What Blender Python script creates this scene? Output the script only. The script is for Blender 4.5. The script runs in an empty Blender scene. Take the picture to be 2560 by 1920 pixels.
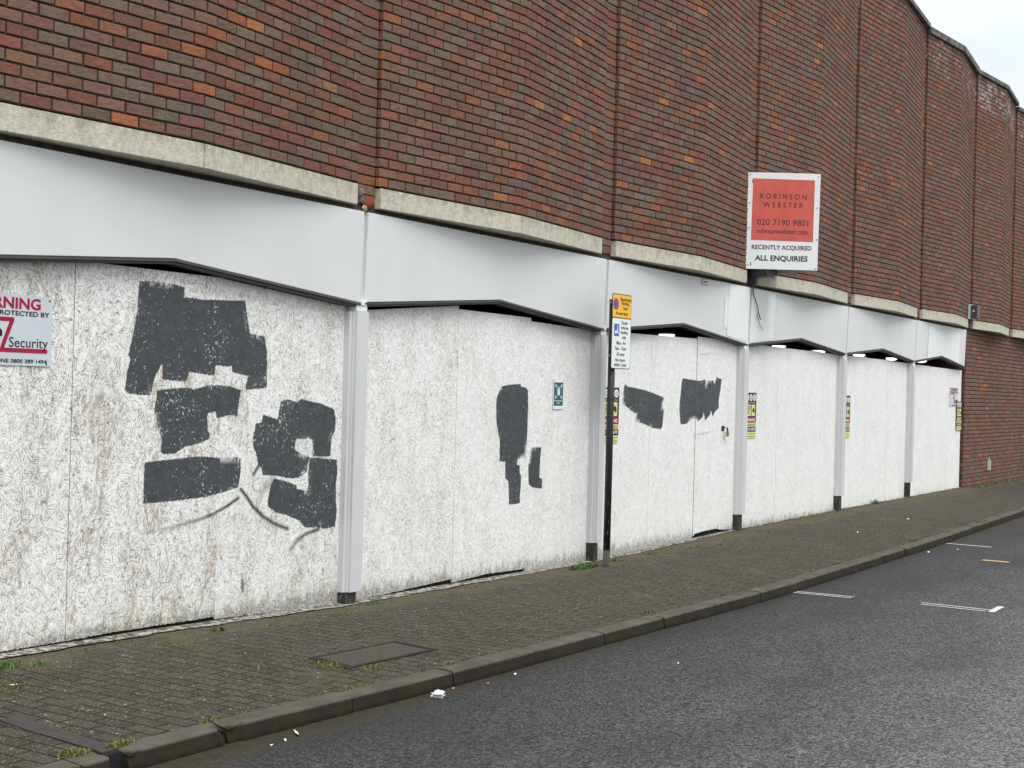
import bpy, bmesh, math, random
import numpy as np
from mathutils import Vector, Matrix

rnd = random.Random(7)
S = bpy.context.scene
COL = S.collection

# ------------------------------------------------------------------ camera
cam_d = bpy.data.cameras.new('camera'); cam = bpy.data.objects.new('camera', cam_d); COL.objects.link(cam)
S.camera = cam
YAW, PITCH, ROLL = 0.552357, 0.003582, 0.026808
fw = Vector((math.cos(YAW)*math.cos(PITCH), math.sin(YAW)*math.cos(PITCH), math.sin(PITCH)))
rt = Vector((math.sin(YAW), -math.cos(YAW), 0)); up = rt.cross(fw)
r2 = math.cos(ROLL)*rt + math.sin(ROLL)*up; u2 = -math.sin(ROLL)*rt + math.cos(ROLL)*up
M = Matrix((r2, u2, -fw)).transposed().to_4x4(); M.translation = (-8.5625, -6.637, 1.6316)
cam.matrix_world = M
cam_d.sensor_width = 36.0; cam_d.sensor_fit = 'HORIZONTAL'; cam_d.lens = 36.0*3550/2560
cam_d.clip_start = .05; cam_d.clip_end = 2000

# ------------------------------------------------------------------ world, sun, exposure
SUN_EL, SUN_AZ = math.radians(58), math.radians(205)     # azimuth clockwise from +Y: over the street
w = bpy.data.worlds.new("World"); S.world = w; w.use_nodes = True
nt = w.node_tree; nt.nodes.clear()
def wn(t): return nt.nodes.new(t)
out = wn('ShaderNodeOutputWorld'); bg = wn('ShaderNodeBackground'); sky = wn('ShaderNodeTexSky')
sky.sky_type = 'NISHITA'; sky.sun_disc = False; sky.sun_elevation = SUN_EL; sky.sun_rotation = SUN_AZ
tc = wn('ShaderNodeTexCoord'); mp = wn('ShaderNodeMapping'); mp.inputs['Scale'].default_value = (1, 1, 2.2)
ns = wn('ShaderNodeTexNoise'); ns.inputs['Scale'].default_value = 2.6; ns.inputs['Detail'].default_value = 6; ns.inputs['Roughness'].default_value = .55
rp = wn('ShaderNodeValToRGB')
rp.color_ramp.elements[0].position = .34; rp.color_ramp.elements[0].color = (5.0, 5.4, 5.7, 1)
rp.color_ramp.elements[1].position = .66; rp.color_ramp.elements[1].color = (6.9, 6.95, 6.85, 1)
mx = wn('ShaderNodeMix'); mx.data_type = 'RGBA'; mx.inputs['Factor'].default_value = .9
nt.links.new(tc.outputs['Generated'], mp.inputs[0]); nt.links.new(mp.outputs[0], ns.inputs['Vector'])
nt.links.new(ns.outputs['Fac'], rp.inputs[0])
nt.links.new(sky.outputs[0], mx.inputs[6]); nt.links.new(rp.outputs[0], mx.inputs[7])
sp = wn('ShaderNodeSeparateXYZ'); nt.links.new(tc.outputs['Generated'], sp.inputs[0])
gr = wn('ShaderNodeMapRange'); gr.inputs[1].default_value = .15; gr.inputs[2].default_value = 1; gr.inputs[3].default_value = .1; gr.inputs[4].default_value = .165
nt.links.new(sp.outputs[2], gr.inputs[0]); nt.links.new(gr.outputs[0], bg.inputs[1])
nt.links.new(mx.outputs[2], bg.inputs[0])
nt.links.new(bg.outputs[0], out.inputs[0])
sd = bpy.data.lights.new('sun', 'SUN'); sd.energy = 1.5; sd.angle = math.radians(35); sd.color = (1, .985, .96)
sun = bpy.data.objects.new('sun', sd); COL.objects.link(sun)
sdir = Vector((math.sin(SUN_AZ)*math.cos(SUN_EL), math.cos(SUN_AZ)*math.cos(SUN_EL), math.sin(SUN_EL)))
sun.rotation_euler = sdir.to_track_quat('Z', 'Y').to_euler(); sun.location = (0, -20, 20)
S.view_settings.view_transform = 'Standard'; S.view_settings.look = 'None'
S.view_settings.exposure = 0.70; S.view_settings.gamma = 1
S.render.engine = 'CYCLES'; S.render.resolution_x = 1024; S.render.resolution_y = 768

# ------------------------------------------------------------------ node helper
class NT:
    def __init__(s, name, rough=.8, spec=.3):
        s.m = bpy.data.materials.new(name); s.m.use_nodes = True
        s.t = s.m.node_tree; s.b = s.t.nodes['Principled BSDF']
        s.b.inputs['Roughness'].default_value = rough; s.b.inputs['Specular IOR Level'].default_value = spec
        g = s.t.nodes.new('ShaderNodeNewGeometry'); s.P = g.outputs['Position']
    def n(s, t, **k):
        x = s.t.nodes.new(t)
        for a, v in k.items(): setattr(x, a, v)
        return x
    def put(s, sock, v):
        if isinstance(v, bpy.types.NodeSocket): s.t.links.new(v, sock)
        elif v is not None: sock.default_value = v
    def math(s, op, a, b=None, c=None, clamp=False):
        x = s.n('ShaderNodeMath', operation=op, use_clamp=clamp); s.put(x.inputs[0], a); s.put(x.inputs[1], b)
        if c is not None: s.put(x.inputs[2], c)
        return x.outputs[0]
    def vmul(s, v, k):
        x = s.n('ShaderNodeVectorMath', operation='MULTIPLY'); s.put(x.inputs[0], v); s.put(x.inputs[1], k); return x.outputs[0]
    def vadd(s, v, k, op='ADD'):
        x = s.n('ShaderNodeVectorMath', operation=op); s.put(x.inputs[0], v); s.put(x.inputs[1], k); return x.outputs[0]
    def noise(s, v, sc, det=3, ro=.5, out='Fac', dist=0):
        x = s.n('ShaderNodeTexNoise'); s.put(x.inputs['Vector'], v); x.inputs['Scale'].default_value = sc
        x.inputs['Detail'].default_value = det; x.inputs['Roughness'].default_value = ro; x.inputs['Distortion'].default_value = dist
        return x.outputs[out]
    def vor(s, v, sc, feature='F1', dims='3D', rnd=1.0):
        x = s.n('ShaderNodeTexVoronoi', feature=feature, voronoi_dimensions=dims); s.put(x.inputs['Vector'], v)
        x.inputs['Scale'].default_value = sc; x.inputs['Randomness'].default_value = rnd; return x
    def mix(s, f, a, b, mode='MIX'):
        x = s.n('ShaderNodeMix', data_type='RGBA', blend_type=mode); s.put(x.inputs[0], f)
        s.put(x.inputs[6], a if isinstance(a, bpy.types.NodeSocket) else (*a, 1)); s.put(x.inputs[7], b if isinstance(b, bpy.types.NodeSocket) else (*b, 1))
        return x.outputs[2]
    def step(s, v, lo, hi):
        x = s.n('ShaderNodeMapRange', interpolation_type='SMOOTHSTEP'); s.put(x.inputs[0], v)
        x.inputs[1].default_value = lo; x.inputs[2].default_value = hi; return x.outputs[0]
    def sep(s, v):
        x = s.n('ShaderNodeSeparateXYZ'); s.put(x.inputs[0], v); return x.outputs
    def comb(s, a, b, c=0.0):
        x = s.n('ShaderNodeCombineXYZ'); s.put(x.inputs[0], a); s.put(x.inputs[1], b); s.put(x.inputs[2], c); return x.outputs[0]
    def attr(s, name, o='Fac'):
        x = s.n('ShaderNodeAttribute', attribute_name=name); return x.outputs[o]
    def col(s, c): s.put(s.b.inputs['Base Color'], c if isinstance(c, bpy.types.NodeSocket) else (*c, 1)); return s
    def rough(s, c): s.put(s.b.inputs['Roughness'], c); return s
    def bump(s, h, dist=.005, st=1.0):
        x = s.n('ShaderNodeBump'); s.put(x.inputs['Height'], h); x.inputs['Distance'].default_value = dist
        x.inputs['Strength'].default_value = st; s.t.links.new(x.outputs[0], s.b.inputs['Normal']); return s

def simple(name, c, rough=.7, spec=.3, var=.12, sc=8, metal=0):
    t = NT(name, rough, spec); n = t.noise(t.P, sc, 5, .6)
    c2 = tuple(x*(1-var*2) for x in c)
    t.col(t.mix(t.step(n, .35, .75), c, c2)); t.b.inputs['Metallic'].default_value = metal
    return t.m

MAT = {}
# --- brick: colour per brick in a vertex attribute
t = NT('brick', .85, .25)
c = t.attr('tint', 'Color'); n1 = t.noise(t.vmul(t.P, (22, 22, 45)), 1, 6, .68); n2 = t.noise(t.P, 130, 3, .65)
c2 = t.mix(t.math('MULTIPLY', t.step(n1, .42, .66), .8), c, t.mix(.55, c, (.05, .042, .036), 'MIX'))
c2 = t.mix(t.math('MULTIPLY', t.step(n1, .42, .28), .4), c2, (.26, .16, .11))
c3 = t.mix(t.math('MULTIPLY', t.step(n2, .55, .75), .35), c2, (.25, .2, .17))
n3 = t.noise(t.vmul(t.P, (.8, .8, .45)), 1, 5, .62)
c3 = t.mix(t.math('MULTIPLY', t.step(n3, .45, .75), .38), c3, (.075, .060, .052))
ef = t.attr('eff'); c3 = t.mix(t.math('MULTIPLY', t.step(t.math('ADD', t.noise(t.vmul(t.P, (5, 5, 9)), 1, 4, .65), ef), 0.80, .98), .6), c3, (.5, .47, .44))
c3 = t.mix(t.math('MULTIPLY', t.step(t.math('ADD', t.noise(t.P, 1.6, 4, .6), ef), .9, 1.5), .4), c3, (.07, .065, .06))
t.col(c3).bump(t.math('ADD', t.math('MULTIPLY', n1, .8), t.math('MULTIPLY', n2, .4)), .008, 1.0); MAT['brick'] = t.m
t = NT('mortar', .95, .1); n = t.noise(t.P, 60, 4); t.col(t.mix(n, (.040, .031, .025), (.080, .064, .050))).bump(n, .004); MAT['mortar'] = t.m
# --- stone band
t = NT('stone', .9, .2)
x, y, z = t.sep(t.P)[:3]
n1 = t.noise(t.vmul(t.P, (13, 13, 7)), 1, 6, .75); n2 = t.noise(t.P, 26, 5, .7); n3 = t.noise(t.P, 90, 3, .6); n4 = t.noise(t.vmul(t.P, (30, 30, 5)), 1, 3, .6)
top = t.step(z, 3.035, 3.16)
c = t.mix(t.step(n2, .35, .68), (.58, .555, .46), (.46, .435, .32))
c = t.mix(t.math('MULTIPLY', t.step(t.math('ADD', n1, t.math('MULTIPLY', top, .14)), .52, .72), .65), c, (.27, .26, .23))
c = t.mix(t.math('MULTIPLY', t.step(n4, .52, .75), .45), c, (.36, .34, .27))
c = t.mix(t.math('MULTIPLY', t.step(n3, .58, .72), .55), c, (.12, .115, .09))
t.col(c).bump(t.math('ADD', n2, t.math('MULTIPLY', n3, .5)), .006); MAT['stone'] = t.m
# --- painted metal of fascia
def painted(name, base, dirt=.25):
    t = NT(name, .5, .35)
    n1 = t.noise(t.vmul(t.P, (.9, .9, .7)), 1, 4, .6); n2 = t.noise(t.vmul(t.P, (6, 6, 1.2)), 1, 5, .65); n3 = t.noise(t.P, 55, 3)
    c = t.mix(t.step(n1, .3, .7), base, tuple(v*.93 for v in base))
    c = t.mix(t.math('MULTIPLY', t.step(n2, .62, .82), dirt), c, (.42, .4, .37))
    c = t.mix(t.math('MULTIPLY', t.step(t.noise(t.P, 9, 2), .8, .85), .5), c, (.3, .28, .27))
    t.col(c).bump(t.math('ADD', t.math('MULTIPLY', n3, .15), t.noise(t.P, 1.1, 2)), .006, .5); return t.m
MAT['fascia'] = painted('fascia_paint', (.685, .695, .685), .3)
MAT['fresh'] = painted('fresh_white_paint', (.80, .82, .81), .1)
MAT['cap'] = painted('white_flashing', (.78, .79, .80), .2)
MAT['pillar'] = painted('pillar_paint', (.60, .60, .605), .75)
t = NT('pillar_foot', .75, .3); n = t.noise(t.vmul(t.P, (30, 30, 14)), 1, 5, .65); t.col(t.mix(t.step(n, .5, .75), (.03, .031, .03), (.17, .17, .16))).bump(n, .004); MAT['foot'] = t.m
MAT['trim'] = simple('dark_trim', (.075, .066, .064), .55, .4, .15, 4)
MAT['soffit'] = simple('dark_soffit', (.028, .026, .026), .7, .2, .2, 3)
MAT['steel'] = simple('rusty_dark_steel', (.05, .043, .037), .7, .3, .3, 12)
MAT['black'] = simple('black_plastic', (.018, .018, .02), .5, .4, .1)
MAT['inside'] = simple('unlit_interior', (.02, .02, .022), .9, .1, .1)
t = NT('coping', .9, .2); n = t.noise(t.P, 7, 5, .65); t.col(t.mix(t.step(n, .35, .7), (.075, .07, .062), (.2, .19, .165))).bump(n, .01); MAT['coping'] = t.m
# --- OSB
def osb():
    t = NT('painted_strand_board', .62, .3)
    X = t.sep(t.P)
    p0 = t.comb(X[0], X[2])
    wob = t.noise(p0, 3.5, 2, .5, 'Color'); p = t.vadd(p0, t.vmul(t.vadd(wob, (-.5, -.5, -.5)), (.02, .02, 0)))
    H = []; RC = []; ED = []; ND = []
    for off, csc, rng, sx, sy in (((0, 0, 0), 17, 4.2, 80, 20), ((3.3, 7.1, 0), 26, 6.0, 120, 34), ((9.1, 2.7, 0), 9, 1.6, 60, 10)):
        q = t.vadd(p, off); v = t.vor(q, csc, 'F1', '2D')
        loc = t.vadd(q, v.outputs['Position'], 'SUBTRACT')
        rc = t.sep(v.outputs['Color'])
        ang = t.math('MULTIPLY', t.math('SUBTRACT', rc[0], .5), rng)
        vr = t.n('ShaderNodeVectorRotate', rotation_type='Z_AXIS'); t.put(vr.inputs['Vector'], loc); t.put(vr.inputs['Angle'], ang)
        lc = t.vadd(t.vmul(vr.outputs[0], (sx, sy, 0)), t.vmul(v.outputs['Color'], (40, 40, 0)))
        s1 = t.vor(lc, 1, 'F1', '2D', .85); e1 = t.vor(lc, 1, 'DISTANCE_TO_EDGE', '2D', .85)
        RC.append(t.sep(s1.outputs['Color'])); ED.append(e1.outputs['Distance'])
        dl = t.sep(t.vadd(lc, s1.outputs['Position'], 'SUBTRACT'))
        ND.append(t.math('MULTIPLY', t.step(t.math('ABSOLUTE', t.math('ADD', dl[0], t.math('MULTIPLY', dl[1], .12))), .24, .10), t.step(t.math('ABSOLUTE', dl[1]), .52, .40)))
    big = t.noise(t.vmul(p0, (1.0, .55, 1)), 2.2, 3, .55)
    wear = t.attr('wear')
    # brown-grey strand lines, with the shadow at flake edges painted in
    l1 = t.math('MULTIPLY', ND[0], t.step(RC[0][0], .42, .95))
    l2 = t.math('MULTIPLY', ND[1], t.step(RC[1][0], .55, .98))
    l3 = t.math('MULTIPLY', t.step(ED[2], .12, .03), t.step(RC[2][0], .55, .8))
    lines = t.math('MAXIMUM', t.math('MAXIMUM', l1, l2), l3)
    patch = t.step(t.noise(p0, 3.1, 3, .6), .28, .68)
    cl = t.noise(t.vmul(p0, (4.2, 1.2, 1)), 1, 4, .62); clm = t.step(cl, .44, .66)
    dens = t.math('ADD', t.math('MULTIPLY', wear, t.math('ADD', .62, t.math('MULTIPLY', clm, .35))), t.math('MULTIPLY', patch, .24), clamp=True)
    white = t.mix(t.step(RC[0][1], 0, 1), (.83, .825, .80), (.93, .925, .90))
    white = t.mix(t.math('MULTIPLY', t.step(RC[1][1], .55, 1), t.math('ADD', .22, t.math('MULTIPLY', wear, .28), clamp=True)), white, (.60, .59, .56))
    white = t.mix(t.math('MULTIPLY', t.step(t.noise(p0, 1.1, 3), .35, .7), .2), white, (.74, .74, .71))
    white = t.mix(t.math('MULTIPLY', t.math('MULTIPLY', clm, wear), .30), white, (.56, .51, .44))
    c = t.mix(t.math('MULTIPLY', lines, dens), white, (.17, .15, .115))
    # bare brown flakes, long and mostly upright, in clumps that run up and down the sheet
    q4 = t.vadd(p, (5.5, 1.9, 0)); v4 = t.vor(q4, 7, 'F1', '2D'); lo4 = t.vadd(q4, v4.outputs['Position'], 'SUBTRACT')
    vr4 = t.n('ShaderNodeVectorRotate', rotation_type='Z_AXIS'); t.put(vr4.inputs['Vector'], lo4); t.put(vr4.inputs['Angle'], t.math('MULTIPLY', t.math('SUBTRACT', t.sep(v4.outputs['Color'])[0], .5), .9))
    f4 = t.vor(t.vadd(t.vmul(vr4.outputs[0], (62, 13, 0)), t.vmul(v4.outputs['Color'], (40, 40, 0))), 1, 'F1', '2D', .9); fc = t.sep(f4.outputs['Color'])
    bare = t.math('ADD', t.math('MULTIPLY', fc[0], .5), t.math('ADD', t.math('MULTIPLY', cl, 1.1), t.math('MULTIPLY', t.math('SUBTRACT', wear, 1), .35)))
    bf = t.math('MULTIPLY', t.step(bare, .985, 1.03), t.step(t.noise(t.vmul(p0, (90, 35, 1)), 1, 3, .7), .30, .55))
    c = t.mix(t.math('MULTIPLY', bf, .68), c, t.mix(fc[1], (.33, .24, .17), (.50, .42, .33)))
    # grime along the foot
    gz = t.math('SUBTRACT', X[2], t.math('MULTIPLY', t.noise(t.vmul(p0, (14, 7, 1)), 1, 5, .7), .34))
    gz = t.math('ADD', gz, t.math('MULTIPLY', t.attr('clean'), .12))
    gm = t.math('MULTIPLY', t.step(gz, -.03, -.15), t.step(t.noise(t.vmul(p0, (90, 50, 1)), 1, 3, .7), .3, .55))
    c = t.mix(t.math('MULTIPLY', t.step(gz, .12, -.12), .22), c, (.45, .45, .36))
    c = t.mix(t.math('MULTIPLY', gm, .72), c, (.085, .085, .065))
    # rolled dark paint
    sdv = t.attr('paint'); rag = t.noise(t.vmul(p0, (70, 28, 1)), 1, 4, .7); lo = t.noise(p0, 9, 2)
    e = t.math('ADD', sdv, t.math('MULTIPLY', t.math('SUBTRACT', rag, .5), .032)); pm = t.step(e, .0, .008)
    wn_ = t.noise(t.vmul(p0, (2.2, .9, 1)), 1.3, 4, .6)
    miss = t.math('MULTIPLY', t.step(t.math('ADD', t.math('MULTIPLY', RC[1][2], .5), t.math('ADD', t.math('MULTIPLY', t.noise(t.vmul(p0, (130, 50, 1)), 1, 3, .7), .9), t.math('MULTIPLY', wn_, .5))), 1.225, 1.27), t.math('ADD', .12, wear, clamp=True))
    edgep = t.math('MULTIPLY', t.step(sdv, .055, .008), t.step(t.math('ADD', rag, t.math('MULTIPLY', t.noise(p0, 3.2, 2), 1.6)), 1.47, 1.54))
    pm = t.math('MULTIPLY', pm, t.math('SUBTRACT', 1, t.math('MAXIMUM', miss, t.math('MULTIPLY', edgep, .8)), clamp=True))
    pc = t.mix(t.step(t.noise(p0, 12, 4, .6), .3, .7), (.046, .054, .059), (.066, .075, .081))
    c = t.mix(pm, c, pc)
    # aerosol lines
    c = t.mix(t.math('MULTIPLY', t.math('MULTIPLY', t.attr('spray'), 1.3, clamp=True), t.step(t.noise(p0, 150, 3), .2, .5)), c, (.018, .018, .02))
    t.col(c)
    h = t.math('ADD', t.math('MULTIPLY', RC[0][1], .5), t.math('MULTIPLY', RC[2][1], .5)); h = t.math('SUBTRACT', h, t.math('MULTIPLY', lines, .8))
    t.bump(h, .003, .6); t.rough(t.math('SUBTRACT', .68, t.math('MULTIPLY', pm, .15)))
    return t.m
MAT['osb'] = osb()
MAT['wood'] = simple('raw_board_edge', (.35, .29, .22), .85, .2, .2, 30)
# --- paving
def paving():
    t = NT('block_paving', .9, .15); X = t.sep(t.P)
    v = t.comb(X[1], X[0])
    v = t.vadd(v, t.vmul(t.vadd(t.noise(t.P, 2.5, 2, .5, 'Color'), (-.5, -.5, -.5)), (.03, .03, 0)))
    bk = t.n('ShaderNodeTexBrick'); t.put(bk.inputs['Vector'], v); bk.inputs['Scale'].default_value = 1
    bk.inputs['Brick Width'].default_value = .205; bk.inputs['Row Height'].default_value = .104; bk.inputs['Mortar Size'].default_value = .0065
    bk.inputs['Mortar Smooth'].default_value = .3; bk.offset = .5
    bk.inputs['Color1'].default_value = (.047, .039, .029, 1); bk.inputs['Color2'].default_value = (.080, .067, .050, 1); bk.inputs['Mortar'].default_value = (.012, .011, .007, 1)
    c = bk.outputs['Color']; mo = bk.outputs['Fac']
    n1 = t.noise(t.P, 1.3, 5, .6); c = t.mix(t.math('MULTIPLY', t.step(n1, .3, .7), .45), c, (.070, .061, .045))
    c = t.mix(t.math('MULTIPLY', t.step(t.noise(t.P, .5, 3), .45, .7), .3), c, (.062, .052, .042))
    st = t.vor(t.P, 95, 'F1'); sc = t.sep(st.outputs['Color'])
    c = t.mix(t.math('MULTIPLY', t.step(sc[0], .66, .76), t.step(st.outputs['Distance'], .55, .3)), c, t.mix(sc[1], (.13, .11, .085), (.27, .255, .21)))
    c = t.mix(t.math('MULTIPLY', t.step(sc[2], .7, .8), .6), c, (.035, .032, .028))
    s2 = t.vor(t.P, 40, 'F1'); c = t.mix(t.math('MULTIPLY', t.step(t.sep(s2.outputs['Color'])[0], .975, .98), t.step(s2.outputs['Distance'], .35, .2)), c, (.42, .40, .36))
    c = t.mix(t.math('MULTIPLY', mo, .85), c, (.016, .014, .010))
    # moss: in joints, in patches, and along the wall foot
    wall = t.step(X[1], -.55, .0)
    mn = t.noise(t.P, 2.2, 5, .65)
    gmask = t.step(t.math('ADD', mn, t.math('MULTIPLY', wall, .26)), .54, .70)
    c = t.mix(t.math('MULTIPLY', t.math('MULTIPLY', gmask, t.math('ADD', t.math('MULTIPLY', mo, .8), t.math('MULTIPLY', t.step(t.noise(t.P, 35, 3, .7), .48, .66), .45))), .8), c, (.15, .128, .045))
    c = t.mix(t.math('MULTIPLY', wall, t.math('MULTIPLY', t.step(t.noise(t.P, 3.5, 4, .6), .35, .7), .45)), c, (.105, .098, .068))
    t.b.inputs['Coat Weight'].default_value = .02; t.b.inputs['Coat Roughness'].default_value = .5
    t.col(c); t.bump(t.math('SUBTRACT', t.math('MULTIPLY', t.noise(t.P, 160, 3), .35), mo), .004, .8); return t.m
MAT['paving'] = paving()
# --- asphalt
def asphalt():
    t = NT('asphalt', .8, .22); X = t.sep(t.P)
    v = t.vor(t.P, 78, 'F1'); vc = t.sep(v.outputs['Color']); v2 = t.vor(t.P, 42, 'F1'); vc2 = t.sep(v2.outputs['Color'])
    c = t.mix(vc[0], (.002, .002, .003), (.25, .25, .245))
    c = t.mix(t.math('MULTIPLY', t.step(vc2[0], .55, .95), .45), c, (.12, .12, .116))
    c = t.mix(t.math('MULTIPLY', t.step(v.outputs['Distance'], .45, .8), .7), c, (.016, .016, .017))
    n1 = t.noise(t.vmul(t.P, (.45, .9, 1)), 1, 5, .6); c = t.mix(t.math('MULTIPLY', t.step(n1, .42, .68), .45), c, (.035, .036, .038))
    # damp gutter band, spread wide to paint the sky sheen fading towards the kerb
    damp_shade = t.step(t.math('ADD', X[1], t.math('MULTIPLY', t.noise(t.vmul(t.P, (.35, 1.1, 1)), 1, 4, .6), 1.5)), -4.4, -1.5)
    c = t.mix(t.math('MULTIPLY', damp_shade, .9), c, (.36, .36, .38), 'MULTIPLY')
    kd = t.math('SUBTRACT', t.step(X[1], -3.2, -2.1), t.math('MULTIPLY', t.noise(t.P, 1.4, 4), .7))
    c = t.mix(t.math('MULTIPLY', t.step(kd, .0, .7), .45), c, (.03, .03, .03))
    c = t.mix(t.math('MULTIPLY', t.step(t.math('ADD', X[1], t.math('MULTIPLY', t.noise(t.P, 9, 4), .25)), -2.18, -2.02), .8), c, (.045, .038, .022))
    n2 = t.noise(t.P, 18, 4, .6); c = t.mix(t.math('MULTIPLY', t.step(n2, .66, .74), .25), c, (.2, .2, .19))
    c = t.mix(t.math('MULTIPLY', t.step(vc2[1], .7, .9), .5), c, (.02, .02, .021))
    t.b.inputs['Coat Weight'].default_value = .10; t.b.inputs['Coat Roughness'].default_value = .38
    sky_sheen = t.math('MULTIPLY', t.step(t.math('ADD', X[1], t.math('MULTIPLY', t.noise(t.vmul(t.P, (.4, 1.0, 1)), 1, 4, .6), 1.2)), -3.4, -5.2), .35)  # paler colour towards mid-road paints in the sky sheen on the asphalt
    c = t.mix(sky_sheen, c, t.mix(vc[0], (.04, .04, .042), (.36, .36, .36)))
    t.col(c); t.rough(t.math('ADD', .62, t.math('MULTIPLY', n1, .22)))
    t.bump(t.math('SUBTRACT', t.math('MULTIPLY', vc[1], .4), v.outputs['Distance']), .006, .7); return t.m
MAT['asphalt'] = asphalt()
t = NT('kerb_concrete', .85, .15); n1 = t.noise(t.P, 5, 5, .6); n2 = t.noise(t.P, 130, 3, .6); Z = t.sep(t.P)[2]
c = t.mix(t.step(n1, .3, .7), (.068, .060, .047), (.112, .100, .080)); c = t.mix(t.math('MULTIPLY', t.step(n2, .58, .7), .4), c, (.26, .24, .21))
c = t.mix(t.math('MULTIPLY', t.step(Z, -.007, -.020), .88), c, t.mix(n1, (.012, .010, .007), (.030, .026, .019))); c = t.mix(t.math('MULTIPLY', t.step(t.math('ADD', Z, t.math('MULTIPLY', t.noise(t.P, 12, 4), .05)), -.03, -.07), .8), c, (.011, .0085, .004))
t.col(c).bump(t.math('ADD', n1, t.math('MULTIPLY', n2, .25)), .008); MAT['kerb'] = t.m
t = NT('old_white_paint_on_sill', .8, .3); n = t.noise(t.P, 22, 5, .65); t.col(t.mix(t.step(n, .42, .56), (.40, .37, .33), (.09, .08, .062))).bump(n, .006); MAT['sill'] = t.m
t = NT('worn_road_paint', .6, .4); n = t.noise(t.P, 60, 4, .7); t.col(t.mix(t.step(n, .52, .66), (.66, .65, .57), (.09, .09, .085))); MAT['line'] = t.m
MAT['white'] = simple('white_enamel', (.78, .80, .80), .35, .4, .03, 5)
MAT['signgrey'] = simple('pale_grey_sheet', (.56, .61, .64), .4, .4, .03, 5)
MAT['crimson'] = simple('crimson_print', (.37, .006, .045), .5, .3, .05)
MAT['ink'] = simple('black_print', (.012, .013, .018), .5, .3, .05)
MAT['salmon'] = simple('faded_red_print', (.62, .115, .085), .55, .3, .07, 6)
MAT['plum'] = simple('plum_print', (.055, .022, .035), .5, .3, .05)
MAT['slate'] = simple('dark_grey_print', (.035, .042, .05), .5, .3, .05)
MAT['yellow'] = simple('amber_sign_face', (.90, .47, .02), .4, .4, .04)
MAT['paleyellow'] = simple('pale_yellow_print', (.78, .70, .25), .5, .3, .05)
MAT['blue'] = simple('blue_print', (.03, .12, .42), .45, .3, .05)
MAT['red'] = simple('red_print', (.5, .02, .04), .45, .3, .05)
MAT['teal'] = simple('green_print', (.012, .115, .13), .45, .3, .05)
t = NT('black_post_paint', .4, .5); n = t.noise(t.vmul(t.P, (60, 60, 7)), 1, 5, .7); z = t.sep(t.P)[2]
f = t.math('ADD', n, t.math('MULTIPLY', t.step(z, 1.0, .1), .10)); c = t.mix(t.step(f, .66, .71), (.014, .014, .015), (.4, .4, .4))
c = t.mix(t.step(t.math('ADD', z, t.math('MULTIPLY', n, .06)), .15, .12), c, (.42, .40, .39)); t.col(c); MAT['post'] = t.m
MAT['galv'] = simple('galvanised_steel', (.4, .41, .42), .45, .5, .15, 20, .6)
t = NT('downlight_glass', .4); t.b.inputs['Base Color'].default_value = (.9, .9, .9, 1); t.b.inputs['Emission Color'].default_value = (1, .99, .97, 1); t.b.inputs['Emission Strength'].default_value = 1.1; MAT['lamp'] = t.m
MAT['deadlamp'] = simple('unlit_glass', (.12, .12, .12), .3, .5)
MAT['alarm'] = simple('brown_box', (.085, .055, .05), .5, .4, .1)
t = NT('cover_infill', .8, .3); n = t.noise(t.P, 90, 4, .7); t.col(t.mix(t.step(n, .35, .7), (.035, .031, .024), (.10, .091, .075))).bump(n, .004); MAT['infill'] = t.m
MAT['iron'] = simple('cast_iron', (.03, .028, .026), .6, .4, .25, 40)
MAT['channel'] = simple('weathered_dark_plank', (.055, .046, .042), .65, .35, .2, 15)
t = NT('leaf', .6, .3); oc = t.attr('tint', 'Color'); t.col(oc); MAT['leaf'] = t.m
MAT['paper'] = simple('white_paper', (.78, .78, .78), .8, .2, .06, 30)
MAT['grey'] = simple('grey_plastic', (.3, .32, .33), .5, .3, .1, 30)
MAT['chip'] = simple('tan_wood_chip', (.5, .30, .17), .8, .2, .15, 60)
MAT['deadleaf'] = simple('dead_leaf', (.30, .12, .035), .7, .2, .2, 60)
MAT['spall'] = simple('broken_brick_core', (.30, .075, .045), .9, .1, .25, 40)
MAT['sandy'] = simple('sandy_mortar', (.42, .33, .20), .9, .1, .25, 40)
MAT['cable'] = simple('grey_cable', (.10, .10, .10), .5, .3)
MAT['brass'] = simple('brass', (.35, .26, .12), .4, .5, .1, 30, .7)
MAT['pinkish'] = simple('worn_orange_paint', (.55, .36, .22), .7, .3, .2, 30)

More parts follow.
